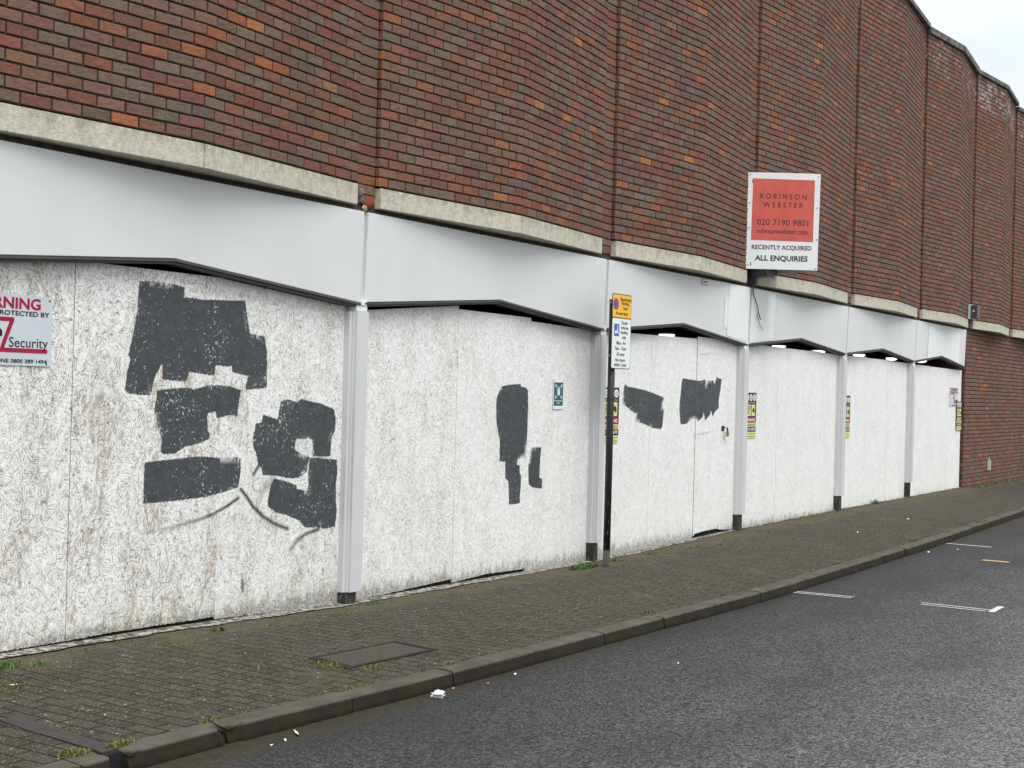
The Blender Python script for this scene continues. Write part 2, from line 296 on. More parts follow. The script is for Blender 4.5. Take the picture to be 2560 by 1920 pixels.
# ------------------------------------------------------------------ mesh helpers
class MB:
    def __init__(s): s.v = []; s.f = []; s.mi = []; s.at = {}
    def quad(s, a, b, c, d, mi=0):
        n = len(s.v); s.v += [a, b, c, d]; s.f.append((n, n+1, n+2, n+3)); s.mi.append(mi)
    def poly(s, pts, mi=0):
        n = len(s.v); s.v += list(pts); s.f.append(tuple(range(n, n+len(pts)))); s.mi.append(mi)
    def box(s, x0, x1, y0, y1, z0, z1, mi=0):
        n = len(s.v); s.v += [(x0,y0,z0),(x1,y0,z0),(x1,y1,z0),(x0,y1,z0),(x0,y0,z1),(x1,y0,z1),(x1,y1,z1),(x0,y1,z1)]
        for q in ((0,3,2,1),(4,5,6,7),(0,1,5,4),(1,2,6,5),(2,3,7,6),(3,0,4,7)): s.f.append(tuple(n+i for i in q)); s.mi.append(mi)
    def hexa(s, P, mi=0):       # 8 points: bottom 4, top 4
        n = len(s.v); s.v += list(P)
        for q in ((0,3,2,1),(4,5,6,7),(0,1,5,4),(1,2,6,5),(2,3,7,6),(3,0,4,7)): s.f.append(tuple(n+i for i in q)); s.mi.append(mi)
    def prism(s, pts, dvec, mi=0):   # pts polygon (3D), extruded by dvec
        n = len(s.v); k = len(pts); d = Vector(dvec)
        s.v += [tuple(p) for p in pts] + [tuple(Vector(p)+d) for p in pts]
        s.f.append(tuple(range(n, n+k))); s.f.append(tuple(range(n+2*k-1, n+k-1, -1))); s.mi += [mi, mi]
        for i in range(k): j = (i+1) % k; s.f.append((n+i, n+k+i, n+k+j, n+j)); s.mi.append(mi)
    def tube(s, pts, r, seg=8, mi=0, cap=True):
        rings = []; pts = [Vector(p) for p in pts]
        for i, p in enumerate(pts):
            d = (pts[min(i+1, len(pts)-1)]-pts[max(i-1, 0)]).normalized()
            a = d.cross(Vector((0, 0, 1)) if abs(d.z) < .9 else Vector((1, 0, 0))).normalized(); b = d.cross(a)
            rr = r[i] if isinstance(r, (list, tuple)) else r
            n = len(s.v); s.v += [tuple(p+rr*(math.cos(6.28319*k/seg)*a+math.sin(6.28319*k/seg)*b)) for k in range(seg)]; rings.append(n)
        for a, b in zip(rings, rings[1:]):
            for k in range(seg): s.f.append((a+k, a+(k+1) % seg, b+(k+1) % seg, b+k)); s.mi.append(mi)
        if cap:
            s.f.append(tuple(rings[0]+k for k in reversed(range(seg)))); s.f.append(tuple(rings[-1]+k for k in range(seg))); s.mi += [mi, mi]
    def build(s, name, mats, parent=None, loc=None, attrs=None, fix=False, bevel=0, smooth=False):
        o0 = Vector(loc) if loc is not None else (parent_world(parent) if parent else Vector((0, 0, 0)))
        me = bpy.data.meshes.new(name); me.from_pydata([tuple(Vector(p)-o0) for p in s.v], [], s.f)
        if not isinstance(mats, (list, tuple)): mats = [mats]
        for m in mats: me.materials.append(MAT[m])
        me.polygons.foreach_set('material_index', s.mi)
        for k, (kind, arr) in (attrs or {}).items():
            a = me.attributes.new(k, kind, 'POINT')
            a.data.foreach_set('color' if kind == 'FLOAT_COLOR' else 'value', np.asarray(arr, dtype=np.float32).ravel())
        if smooth: me.polygons.foreach_set('use_smooth', [True]*len(me.polygons))
        if fix or bevel:
            bm = bmesh.new(); bm.from_mesh(me)
            bmesh.ops.remove_doubles(bm, verts=bm.verts, dist=1e-5); bmesh.ops.recalc_face_normals(bm, faces=bm.faces)
            if bevel: bmesh.ops.bevel(bm, geom=[e for e in bm.edges if len(e.link_faces) == 2 and e.calc_face_angle(0) > .5], offset=bevel, segments=2, affect='EDGES')
            bm.to_mesh(me); bm.free()
        me.update()
        o = bpy.data.objects.new(name, me); COL.objects.link(o)
        if parent:
            o.parent = parent; o.location = o0-parent_world(parent)
        else: o.location = o0
        return o
def parent_world(p):
    v = Vector(p.location); q = p.parent
    while q: v += Vector(q.location); q = q.parent
    return v
def thing(name, label, cat, loc, group=None):
    o = bpy.data.objects.new(name, None); COL.objects.link(o); o.location = loc; o.empty_display_size = .1
    return tag(o, label, cat, group)
def tag(o, label, cat, group=None):
    o['label'] = label; o['category'] = cat
    if group: o['group'] = group
    return o
def struct(o): o['kind'] = 'structure'; return o

FONT = None
def text(body, u0, u1, v0, v1, frame, mat, parent, name='lettering', bold=0.0, th=.0012):
    """writing fitted into the box u0..u1 x v0..v1 of a sign face; frame = (origin, right, up, normal)"""
    cu = bpy.data.curves.new('t', 'FONT'); cu.body = body; cu.size = 1; cu.offset = bold; cu.resolution_u = 3; cu.extrude = .01
    if '\n' in body: cu.align_x = 'CENTER'
    ob = bpy.data.objects.new('t', cu); COL.objects.link(ob)
    dg = bpy.context.evaluated_depsgraph_get(); me = bpy.data.meshes.new_from_object(ob.evaluated_get(dg))
    bpy.data.objects.remove(ob); bpy.data.curves.remove(cu)
    co = np.zeros(len(me.vertices)*3, dtype=np.float32); me.vertices.foreach_get('co', co); co = co.reshape(-1, 3)
    mn, mxx = co.min(0), co.max(0)
    U = u0+(co[:, 0]-mn[0])/(mxx[0]-mn[0])*(u1-u0); V = v0+(co[:, 1]-mn[1])/(mxx[1]-mn[1])*(v1-v0); N = th*(co[:, 2] > 0)+.0004
    O, R, Up, Nn = [np.array(q, dtype=float) for q in frame]
    Pw = O+U[:, None]*R+V[:, None]*Up+N[:, None]*Nn-np.array(parent_world(parent))
    me.vertices.foreach_set('co', Pw.astype(np.float32).ravel()); me.materials.clear(); me.materials.append(MAT[mat]); me.update(); me.name = name
    o = bpy.data.objects.new(name, me); COL.objects.link(o); o.parent = parent; return o
def sheet(pts, frame, mat, parent, name, th=.0012, lift=0.0):
    O, R, Up, Nn = [Vector(q) for q in frame]
    P = [O+u*R+v*Up+(lift+.0004)*Nn for u, v in pts]
    b = MB(); b.prism(P, tuple(Nn*th)); return b.build(name, mat, parent, fix=True)
def rectp(u0, u1, v0, v1): return [(u0, v0), (u1, v0), (u1, v1), (u0, v1)]
def circ(u, v, ru, rv=None, n=28): return [(u+ru*math.cos(6.28319*k/n), v+(rv or ru)*math.sin(6.28319*k/n)) for k in range(n)]
def interp(x, pts):
    if x <= pts[0][0]: return pts[0][1]
    for (a, va), (b, vb) in zip(pts, pts[1:]):
        if x <= b: return va+(vb-va)*(x-a)/(b-a)
    return pts[-1][1]

# ------------------------------------------------------------------ measured layout (metres; wall face y=0, street is -y)
XJ = [-7.83, -3.93, 0.0, 3.927, 7.656, 11.339, 14.837, 18.085]         # fascia joints
XB = [-7.7, -3.77, .13, 4.03, 7.75, 11.51, 15.05, 18.40, 21.72, 25.0, 28.3, 31.6]   # brick bay joints
YB = .085
GW = [(-9, .04), (-3.2, .034), (-2, .018), (-.1, -.03), (3, -.055), (4.9, -.055), (7.7, -.005), (11, .018), (18, .03), (26, .0), (60, 0)]
KY = [(-12, -1.93), (-4.1, -1.985), (-3.5, -1.985), (-2.6, -2.053), (-1.744, -2.102), (-.883, -2.126), (-.046, -2.152), (2.57, -2.24), (4.88, -2.216), (8.24, -2.155), (12.6, -2.01), (20, -1.8), (60, -1.2)]
def ky(x): return sum(interp(x+d, KY) for d in (-.4, 0, .4))/3
def gz(x, y):
    t = min(max(-y/1.6, 0), 1); return interp(x, GW)*(1-t)

# ------------------------------------------------------------------ ground, road, pavement, kerb
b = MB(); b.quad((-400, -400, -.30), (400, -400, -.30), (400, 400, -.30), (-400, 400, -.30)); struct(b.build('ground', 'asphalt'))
b = MB()
for i in range(-8, 40):
    x0, x1 = i*2.0, i*2.0+2
    for y0, y1, a0, a1 in ((-16, -5, -.09, -.05), (-5, None, -.05, -.09)):
        if y1 is None: b.quad((x0, y0, -.055-.0), (x1, y0, -.055), (x1, ky(x1)+.06, -.09), (x0, ky(x0)+.06, -.09))
        else: b.quad((x0, y0, -.09), (x1, y0, -.09), (x1, y1, -.055), (x0, y1, -.055))
# keep it planar in the part the camera sees
b = MB()
for i in range(-8, 40):
    x0, x1 = i*2.0, i*2.0+2
    b.quad((x0, -16, -.09), (x1, -16, -.09), (x1, ky(x1)+.06, -.09), (x0, ky(x0)+.06, -.09))
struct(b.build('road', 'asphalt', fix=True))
b = MB()
xs = [-12+.25*i for i in range(0, 280)]; T = [0, .12, .3, .5, .75, 1]
def pv(x, k):
    y0, y1 = .16, ky(x)+.128; y = y0+(y1-y0)*k
    return (x, y, gz(x, y)+.0015*math.sin(x*3.1+k*5)-.002)
for x0, x1 in zip(xs, xs[1:]):
    for k0, k1 in zip(T, T[1:]): b.quad(pv(x0, k1), pv(x1, k1), pv(x1, k0), pv(x0, k0))
struct(b.build('pavement', 'paving', fix=True))
b = MB(); x = -3.50-.875*9; L = .869
GAP = (-4.215, -4.105)
while x < 55:
    segs = [(x+.004, x+L)]
    if x < GAP[0] and x+L > GAP[1]: segs = [(x+.004, GAP[0]), (GAP[1], x+L)]
    dz, dy = rnd.uniform(-.003, .003), rnd.uniform(-.003, .003)
    for a, c in segs:
        prof = [(.125, 0), (.014, .0), (.006, -.0025), (.001, -.008), (-.001, -.016), (-.008, -.16), (.125, -.16)]
        nseg = 8; rows = []
        for i in range(nseg+1):
            xx = a+(c-a)*i/nseg; e = (.012 if abs(xx+3.50) > .05 and min(abs(xx-GAP[0]), abs(xx-GAP[1])) > .01 else .045)*(1 if i in (0, nseg) else 0)*rnd.uniform(.3, 1)
            rows.append([(xx, ky(xx)+py+dy+(e if j in (2, 3, 4) else 0)+rnd.uniform(-.0015, .0015)*(j in (2, 3)), pz+dz-(e*.8 if j in (1, 2, 3) else 0)+.001*(j < 2)) for j, (py, pz) in enumerate(prof)])
        n = len(b.v)
        for r in rows: b.v += r
        k = len(prof)
        for i in range(nseg):
            for j in range(k): j2 = (j+1) % k; b.f.append((n+i*k+j, n+i*k+j2, n+(i+1)*k+j2, n+(i+1)*k+j)); b.mi.append(0)
        b.f.append(tuple(n+j for j in reversed(range(k)))); b.f.append(tuple(n+nseg*k+j for j in range(k))); b.mi += [0, 0]
    x += .875
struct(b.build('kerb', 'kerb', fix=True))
# painted marks on the carriageway
def mark(name, quads, mat='line'):
    b = MB()
    for q in quads:
        (ax, ay), (cx, cy), wd = q; d = Vector((cx-ax, cy-ay, 0)); n_ = Vector((-d.y, d.x, 0)).normalized()*wd/2; K = max(3, int(d.length/.04))
        prev = None
        for i in range(K+1):
            p = Vector((ax, ay, -.086))+d*i/K; j1, j2 = 1+rnd.uniform(-.12, .12), 1+rnd.uniform(-.12, .12)
            cur = (tuple(p-n_*j1), tuple(p+n_*j2))
            if prev: b.quad(prev[0], cur[0], cur[1], prev[1])
            prev = cur
    return struct(b.build(name, mat, fix=True))
mark('road_marking', [((3.46, -2.20), (3.482, -2.75), .028), ((3.38, -2.22), (3.40, -2.75), .026)])
mark('road_marking', [((3.55, -3.31), (3.53, -3.88), .030), ((3.45, -3.33), (3.43, -3.87), .026), ((3.42, -3.915), (3.80, -3.91), .055)])
mark('road_marking', [((8.79, -2.15), (8.76, -2.69), .05)])
mark('road_crack', [((6.50, -2.97), (6.55, -3.2), .012), ((6.56, -3.21), (6.60, -3.50), .009)], 'inside')
mark('road_marking', [((7.29, -2.93), (7.27, -3.22), .10)], 'pinkish')

# ------------------------------------------------------------------ the building
B = thing('brick_building', 'long red and grey brick building with zigzag upper bays above pale fascia and boarded shopfront', 'building', (0, 0, 0))
PAL = [((.215, .155, .115), 24), ((.190, .142, .110), 14), ((.275, .098, .066), 20), ((.255, .096, .073), 18), ((.215, .105, .088), 15), ((.30, .108, .062), 8), ((.185, .125, .105), 6), ((.42, .135, .055), 2.6), ((.50, .19, .07), 1.0), ((.215, .150, .100), 6)]
PC = [p for p, _ in PAL]; PW = [q for _, q in PAL]
def bcol(low=0):
    c = rnd.choices(PC, PW)[0]; k = rnd.uniform(.68, .93); d = rnd.choices(PC, PW)[0]; q = .45 if c[0] < .28 else .12
    return tuple((v*(1-q)+e*q)*k for v, e in zip(c, d))
class Bricks:
    def __init__(s): s.m = MB(); s.c = []; s.e = []
    def brick(s, A, Bp, nrm, z0, z1, eff=0, col=None, cut=(0, 0)):
        """A, Bp: ends on the mean face line in plan; slightly uneven box standing proud of the mortar"""
        col = col or bcol(); n = len(s.m.v); j = lambda: rnd.uniform(-.0014, .0014)
        d = .015; A = Vector(A); Bp = Vector(Bp); nr = Vector(nrm); off = rnd.uniform(-.002, .002)
        dr = (Bp-A).normalized(); tl = rnd.uniform(-.002, .002); r = .0035
        ja, jb = rnd.uniform(-.001, .001), rnd.uniform(-.001, .001)
        for (P, jz, sg) in ((A, ja, 1), (Bp, jb, -1)):
            for zz, sz in ((z0+j(), 1), (z1+j(), -1)):
                q = P+nr*(off+tl*sg); ch = dr*r*sg
                s.m.v.append((q.x-nr.x*d, q.y-nr.y*d, zz+jz))                       # back
                s.m.v.append((q.x-nr.x*r*.8, q.y-nr.y*r*.8, zz+jz))                 # shoulder
                s.m.v.append((q.x+ch.x, q.y+ch.y, zz+jz+r*sz))                      # front
        # index: A-bottom 0,1,2  A-top 3,4,5  B-bottom 6,7,8  B-top 9,10,11
        F = [(2, 8, 11, 5), (1, 7, 8, 2), (5, 11, 10, 4), (1, 2, 5, 4), (7, 10, 11, 8), (0, 6, 7, 1), (4, 10, 9, 3), (0, 1, 4, 3), (6, 9, 10, 7)]
        s.m.f += [tuple(n+i for i in q) for q in F]; s.m.mi += [0]*9
        s.c += [(*col, 1)]*12; s.e += [eff]*12
    def sheet(s, A, Bp, nrm, z0, z1):
        nr = Vector(nrm)*.0125; n = len(s.m.v)
        s.m.v += [(A[0]-nr.x, A[1]-nr.y, z0), (Bp[0]-nr.x, Bp[1]-nr.y, z0), (Bp[0]-nr.x, Bp[1]-nr.y, z1), (A[0]-nr.x, A[1]-nr.y, z1)]
        s.m.f.append((n, n+1, n+2, n+3)); s.m.mi.append(1); s.c += [(0, 0, 0, 1)]*4; s.e += [0]*4
    def run(s, A, Bp, z0, rows, pitch=.205, phase=0, effz=None, h=.075, endcol=None, startcol=None, ef=0):
        A = Vector((A[0], A[1], 0)); Bp = Vector((Bp[0], Bp[1], 0)); D = Bp-A; L = D.length; dr = D/L; nr = Vector((dr.y, -dr.x, 0))
        n = max(1, round(L/pitch)); p = L/n; g = .0062
        s.sheet(A, Bp, nr, z0, z0+rows*h)
        for k in range(rows):
            za, zb = z0+k*h+.0065, z0+(k+1)*h-.0065; odd = (k+phase) % 2
            ed = [0]+[p*(i+.5) for i in range(n)]+[L] if odd else [p*i for i in range(n+1)]
            wv = .002*math.sin(k*1.7)
            for i, (a, c) in enumerate(zip(ed, ed[1:])):
                e = ef if (effz and za > effz) else -9
                col = None
                if i == len(ed)-2 and endcol and odd: col = endcol[k]
                if i == 0 and startcol and odd: col = startcol[k]
                s.brick(A+dr*(a+(g if not (i == 0 and startcol and odd) else 0)), A+dr*(c-(g if not (i == len(ed)-2 and endcol and odd) else 0)), nr, za+wv*0, zb, e, col)
    def build(s, name, parent):
        return s.m.build(name, ['brick', 'mortar'], parent, attrs={'tint': ('FLOAT_COLOR', s.c), 'eff': ('FLOAT', s.e)})
ZS, ZC = 3.152, 7.727; ROWS = 61; Q = .155
def apex(i): return ((XB[i]+XB[i+1]-.2)/2, -.038-Q)
NR = lambda i: 62 if i <= 5 else (61 if i <= 7 else 60)
up_ = Bricks()
for i in range(len(XB)-1):
    x0, x1 = XB[i], XB[i+1]; m = apex(i); e = x1-.235; ROWS = NR(i); ZC = ZS+.075*ROWS
    cc = [bcol() for _ in range(ROWS)]; ef = {6: .28, 7: .34, 8: .3}.get(i, .1)
    up_.run((x0, -.038), m, ZS, ROWS, .208, 1, 7.1, endcol=cc, ef=ef)
    up_.run(m, (e, -.020), ZS, ROWS, .208, 1, 7.1, startcol=cc, ef=ef)
    # end of the right-hand facet, recessed pier strip, return of the next bay
    up_.sheet((e, -.020), (e, 0), (1, 0, 0), ZS, ZC)
    s0 = 2.972
    for k in range(ROWS+2):
        za = ZS+(k-2)*.075+.005
        if za < s0-.02: continue
        up_.brick((e+.004, 0, 0), (x1-.001, 0, 0), (0, -1, 0), max(za, s0), za+.065, -9)
        if k >= 2: up_.brick((x1, 0, 0), (x1, -.038, 0), (-1, 0, 0), za, za+.065, -9)
    up_.sheet((e-.02, .0), (x1+.02, .0), (0, -1, 0), s0-.03, ZC)
    up_.sheet((x1, .0), (x1, -.038), (-1, 0, 0), ZS, ZC)
up_.build('upper_wall', B)
# lower plain wall beyond the shopfront
lo_ = Bricks(); lo_.run((18.285, .03), (31.6, .03), -.04, 40, .205, 0); lo_.run((18.285, .22), (18.285, .03), -.04, 40, .1, 0); lo_.build('lower_wall', B)
for (dx, dz, r_, mt) in ((-.055, 3.085, .040, 'mortar'), (.035, 3.02, .055, 'brick_red'), (-.03, 3.03, .03, 'mortar'), (.0, 2.975, .03, 'pale')):
    bm = bmesh.new(); bmesh.ops.create_icosphere(bm, subdivisions=2, radius=r_)
    for v in bm.verts: v.co = Vector((v.co.x*rnd.uniform(.7, 1.3), v.co.y*.35, v.co.z*rnd.uniform(.6, 1.1)))
    me = bpy.data.meshes.new('spalled_lump'); bm.to_mesh(me); bm.free(); me.materials.append(MAT[{'mortar': 'coping', 'brick_red': 'spall', 'pale': 'sandy'}[mt]]); o = bpy.data.objects.new('spalled_lump', me); COL.objects.link(o); o.parent = B; o.location = (dx, -.006, dz)
# body of the building behind the facings
b = MB(); b.box(-7.7, 31.6, 0.30, 14, 3.0, 7.60); b.box(18.30, 31.6, .045, 14, -.2, 3.0); b.build('building_body', 'mortar', B)
b = MB(); b.box(-7.7, 18.29, 3.2, 3.3, -.1, 3.0); b.box(-7.75, -7.65, .1, 3.2, -.1, 3.0); b.box(-7.7, 18.29, .09, 3.2, -.12, -.08); b.build('dark_interior', 'inside', B)
# stone band, one course per bay: two stones meeting at the apex
for i in range(len(XB)-1):
    x0, x1 = XB[i]+.012, XB[i+1]-.245; m = apex(i); b = MB(); z0, z1 = 2.985, 3.142
    for A, C in (((x0, -.046), (m[0]-.003, m[1]-.006)), ((m[0]+.003, m[1]-.006), (x1, -.027))):
        b.hexa([(A[0], A[1], z0), (C[0], C[1], z0), (C[0], .2, z0), (A[0], .2, z0), (A[0], A[1], z1), (C[0], C[1], z1), (C[0], .2, z1), (A[0], .2, z1)])
    o = b.build('stone_band', 'stone', B, fix=True, bevel=.004)
# coping, one length per bay, with a small step at each joint
for i in range(len(XB)-1):
    x0, x1 = XB[i]-.02, XB[i+1]-.03; m = apex(i); b = MB(); z0, z1 = ZC+.003, ZC+.075; dz = rnd.uniform(-.006, .006); ZC = ZS+.075*NR(i); z0, z1 = ZC+.003, ZC+(.10 if i == 6 else .075)
    for A, C in (((x0, -.075), (m[0], m[1]-.05)), ((m[0], m[1]-.05), (x1, -.07))):
        b.hexa([(A[0], A[1], z0), (C[0], C[1], z0), (C[0], .4, z0), (A[0], .4, z0), (A[0], A[1], z1+dz), (C[0], C[1], z1+dz), (C[0], .4, z1+dz+.02), (A[0], .4, z1+dz+.02)])
    b.build('coping', 'coping', B, fix=True)
b = MB(); b.box(-7.7, 31.6, .42, 14, 7.58, 7.64); b.build('roof', 'coping', B)
# dark steel behind the gap over the fascia
b = MB(); b.box(-7.7, 18.1, .012, .05, 2.93, 2.984); b.box(-7.7, 18.1, -.0, .012, 2.953, 2.962); b.box(18.1, 31.6, .01, .045, 2.955, 2.984); b.build('steel_lintel', 'steel', B)
# fascia panels with the raised middle of their lower edge
ZT = 2.945; ZE = 2.268; ZM = 2.412
for j in range(len(XJ)-1):
    x0, x1 = XJ[j]+(.028 if j else 0), XJ[j+1]-.018; xm = (x0+x1)/2; 
    ze0 = 2.262+.02*(j > 4); ze1 = 2.255+.02*(j > 3)
    b = MB(); fr = [(x0, .0, ze0), (xm, .0, ZM), (x1, .0, ze1), (x1, -.022, ZT), (xm, -.022, ZT), (x0, -.022, ZT)]
    b.prism(fr, (0, .05, 0)); fp = b.build('fascia_panel', 'fascia', B, fix=True, bevel=.003)
    if j in (1, 2): fp['label'] = 'wide pale grey fascia panel'
    
    # dark lower lip in two runs
    b = MB(); 
    for (ax, az), (cx, cz) in (((x0, ze0), (xm, ZM)), ((xm, ZM), (x1, ze1))):
        for dy0, dy1, a, c in ((-.012, .075, -.004, -.020), (.006, .12, -.020, -.036)):
            b.hexa([(ax, dy0, az+c), (cx, dy0, cz+c), (cx, dy1, cz+c), (ax, dy1, az+c), (ax, dy0, az+a), (cx, dy0, cz+a), (cx, dy1, cz+a), (ax, dy1, az+a)])
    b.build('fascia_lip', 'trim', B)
    # soffit: folded strip then flat ceiling
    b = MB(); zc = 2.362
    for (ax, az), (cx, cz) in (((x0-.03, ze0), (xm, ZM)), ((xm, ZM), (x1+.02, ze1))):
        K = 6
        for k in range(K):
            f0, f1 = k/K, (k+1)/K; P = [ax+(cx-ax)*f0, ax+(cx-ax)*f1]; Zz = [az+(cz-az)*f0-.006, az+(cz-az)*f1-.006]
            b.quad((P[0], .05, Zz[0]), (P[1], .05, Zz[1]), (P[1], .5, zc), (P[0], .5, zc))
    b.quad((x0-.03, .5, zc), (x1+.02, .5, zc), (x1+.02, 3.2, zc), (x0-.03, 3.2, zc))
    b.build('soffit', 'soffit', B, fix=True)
    if j:
        b = MB(); b.box(XJ[j]-.05, XJ[j]+.06, .012, .03, 2.26, 2.93); b.build('joint_strip', 'pillar', B)
# fresher paint on parts of the fascia
def fpatch(xa, xb, z0a, z0b, z1, mat='fresh'):
    b = MB(); f = lambda x, z: (x, -.0025-.022*(z-2.26)/.68, z)
    b.poly([f(xa, z0a), f(xb, z0b), f(xb, z1), f(xa, z1)]); b.build('repainted_patch', mat, B)
def fz(j, x):
    xm = (XJ[j]+XJ[j+1])/2; return ZM-(ZM-2.27)*abs(x-xm)/((XJ[j+1]-XJ[j])/2)+.004
for j, xa, xb in ((4-1-0, 6.99, 7.636), (4, 7.686, 8.47), ):
    fpatch(xa, xb, fz(j, xa)+.004, fz(j, xb)+.004, 2.93)
fpatch(6.88, 6.985, 2.42, 2.42, 2.78)
xm_ = (XJ[6]+XJ[7])/2; fpatch(15.56, xm_, fz(6, 15.56)+.004, ZM+.004, 2.93); fpatch(xm_, 17.62, ZM+.004, fz(6, 17.62)+.004, 2.93)
# pillars between the shop bays
ZF = [None, None, .062, .13, .185, .226, .272]
for j in range(2, 7):
    c = XJ[j]+{2: .012, 3: -.01, 4: -.043, 5: -.029, 6: -.045}[j]; w_ = .072 if j != 3 and j != 6 else .060; zf = ZF[j]; zt = 2.19
    P = thing('x', '', '', (0, 0, 0)) if False else None
    b = MB(); pts = [(c-w_, -.010), (c+w_, -.010), (c+w_, .14), (c-w_-.035, .14), (c-w_-.035, .036), (c-w_-.012, .030), (c-w_-.012, .016), (c-w_, .012)]
    b.prism([(x, y, zf) for x, y in pts], (0, 0, zt-zf)); pl = b.build('pillar', 'pillar', B, loc=(c, .05, zf), fix=True, bevel=.003)
    g = gz(c, 0)
    b = MB(); b.box(c-w_-.03, c+w_-.035, .018, .14, g-.02, zf); b.box(c-w_-.02, c+w_-.05, .010, .018, g-.02, zf-.01); b.build('pillar_foot', 'foot', pl)
    b = MB(); b.box(c-w_-.0, c+w_-.015, -.004, .12, zt+.001, 2.235); b.box(c-w_+.04, c+w_-.03, -.012, .10, 2.235, 2.275); b.build('pillar_cap', 'cap', pl, fix=True, bevel=.003)
# recessed downlights in the ceiling
for k, (x, y, lit) in enumerate([(7.42, .98, 1), (10.92, .86, 1), (12.80, .92, 1), (14.52, .84, 1), (16.28, .82, 1), (17.15, .72, 0), (17.50, .64, 1)]):
    if k == 4: pass
    b = MB(); b.tube([(x, y, 2.362), (x, y, 2.345), (x, y, 2.325), (x, y, 2.315)], [.098, .098, .078, .035], 28); b.build('downlight' if lit else 'unlit_downlight', 'lamp' if lit else 'deadlamp', B, fix=True)
# painted concrete sill along the foot of the shopfront
b = MB(); K = 400
for k in range(K):
    xa, xb = -7.6+25.86*k/K, -7.6+25.86*(k+1)/K
    def q(x): return .045-.075*max(.15, min(1, (9-x)/9))+.010*math.sin(x*9)+.010*math.sin(x*23.7)*math.sin(x*5.1)
    ga, gb = gz(xa, 0)+.006, gz(xb, 0)+.006
    b.quad((xa, q(xa), ga), (xb, q(xb), gb), (xb, .16, gb+.004), (xa, .16, ga+.004))
b.build('sill', 'sill', B, fix=True)

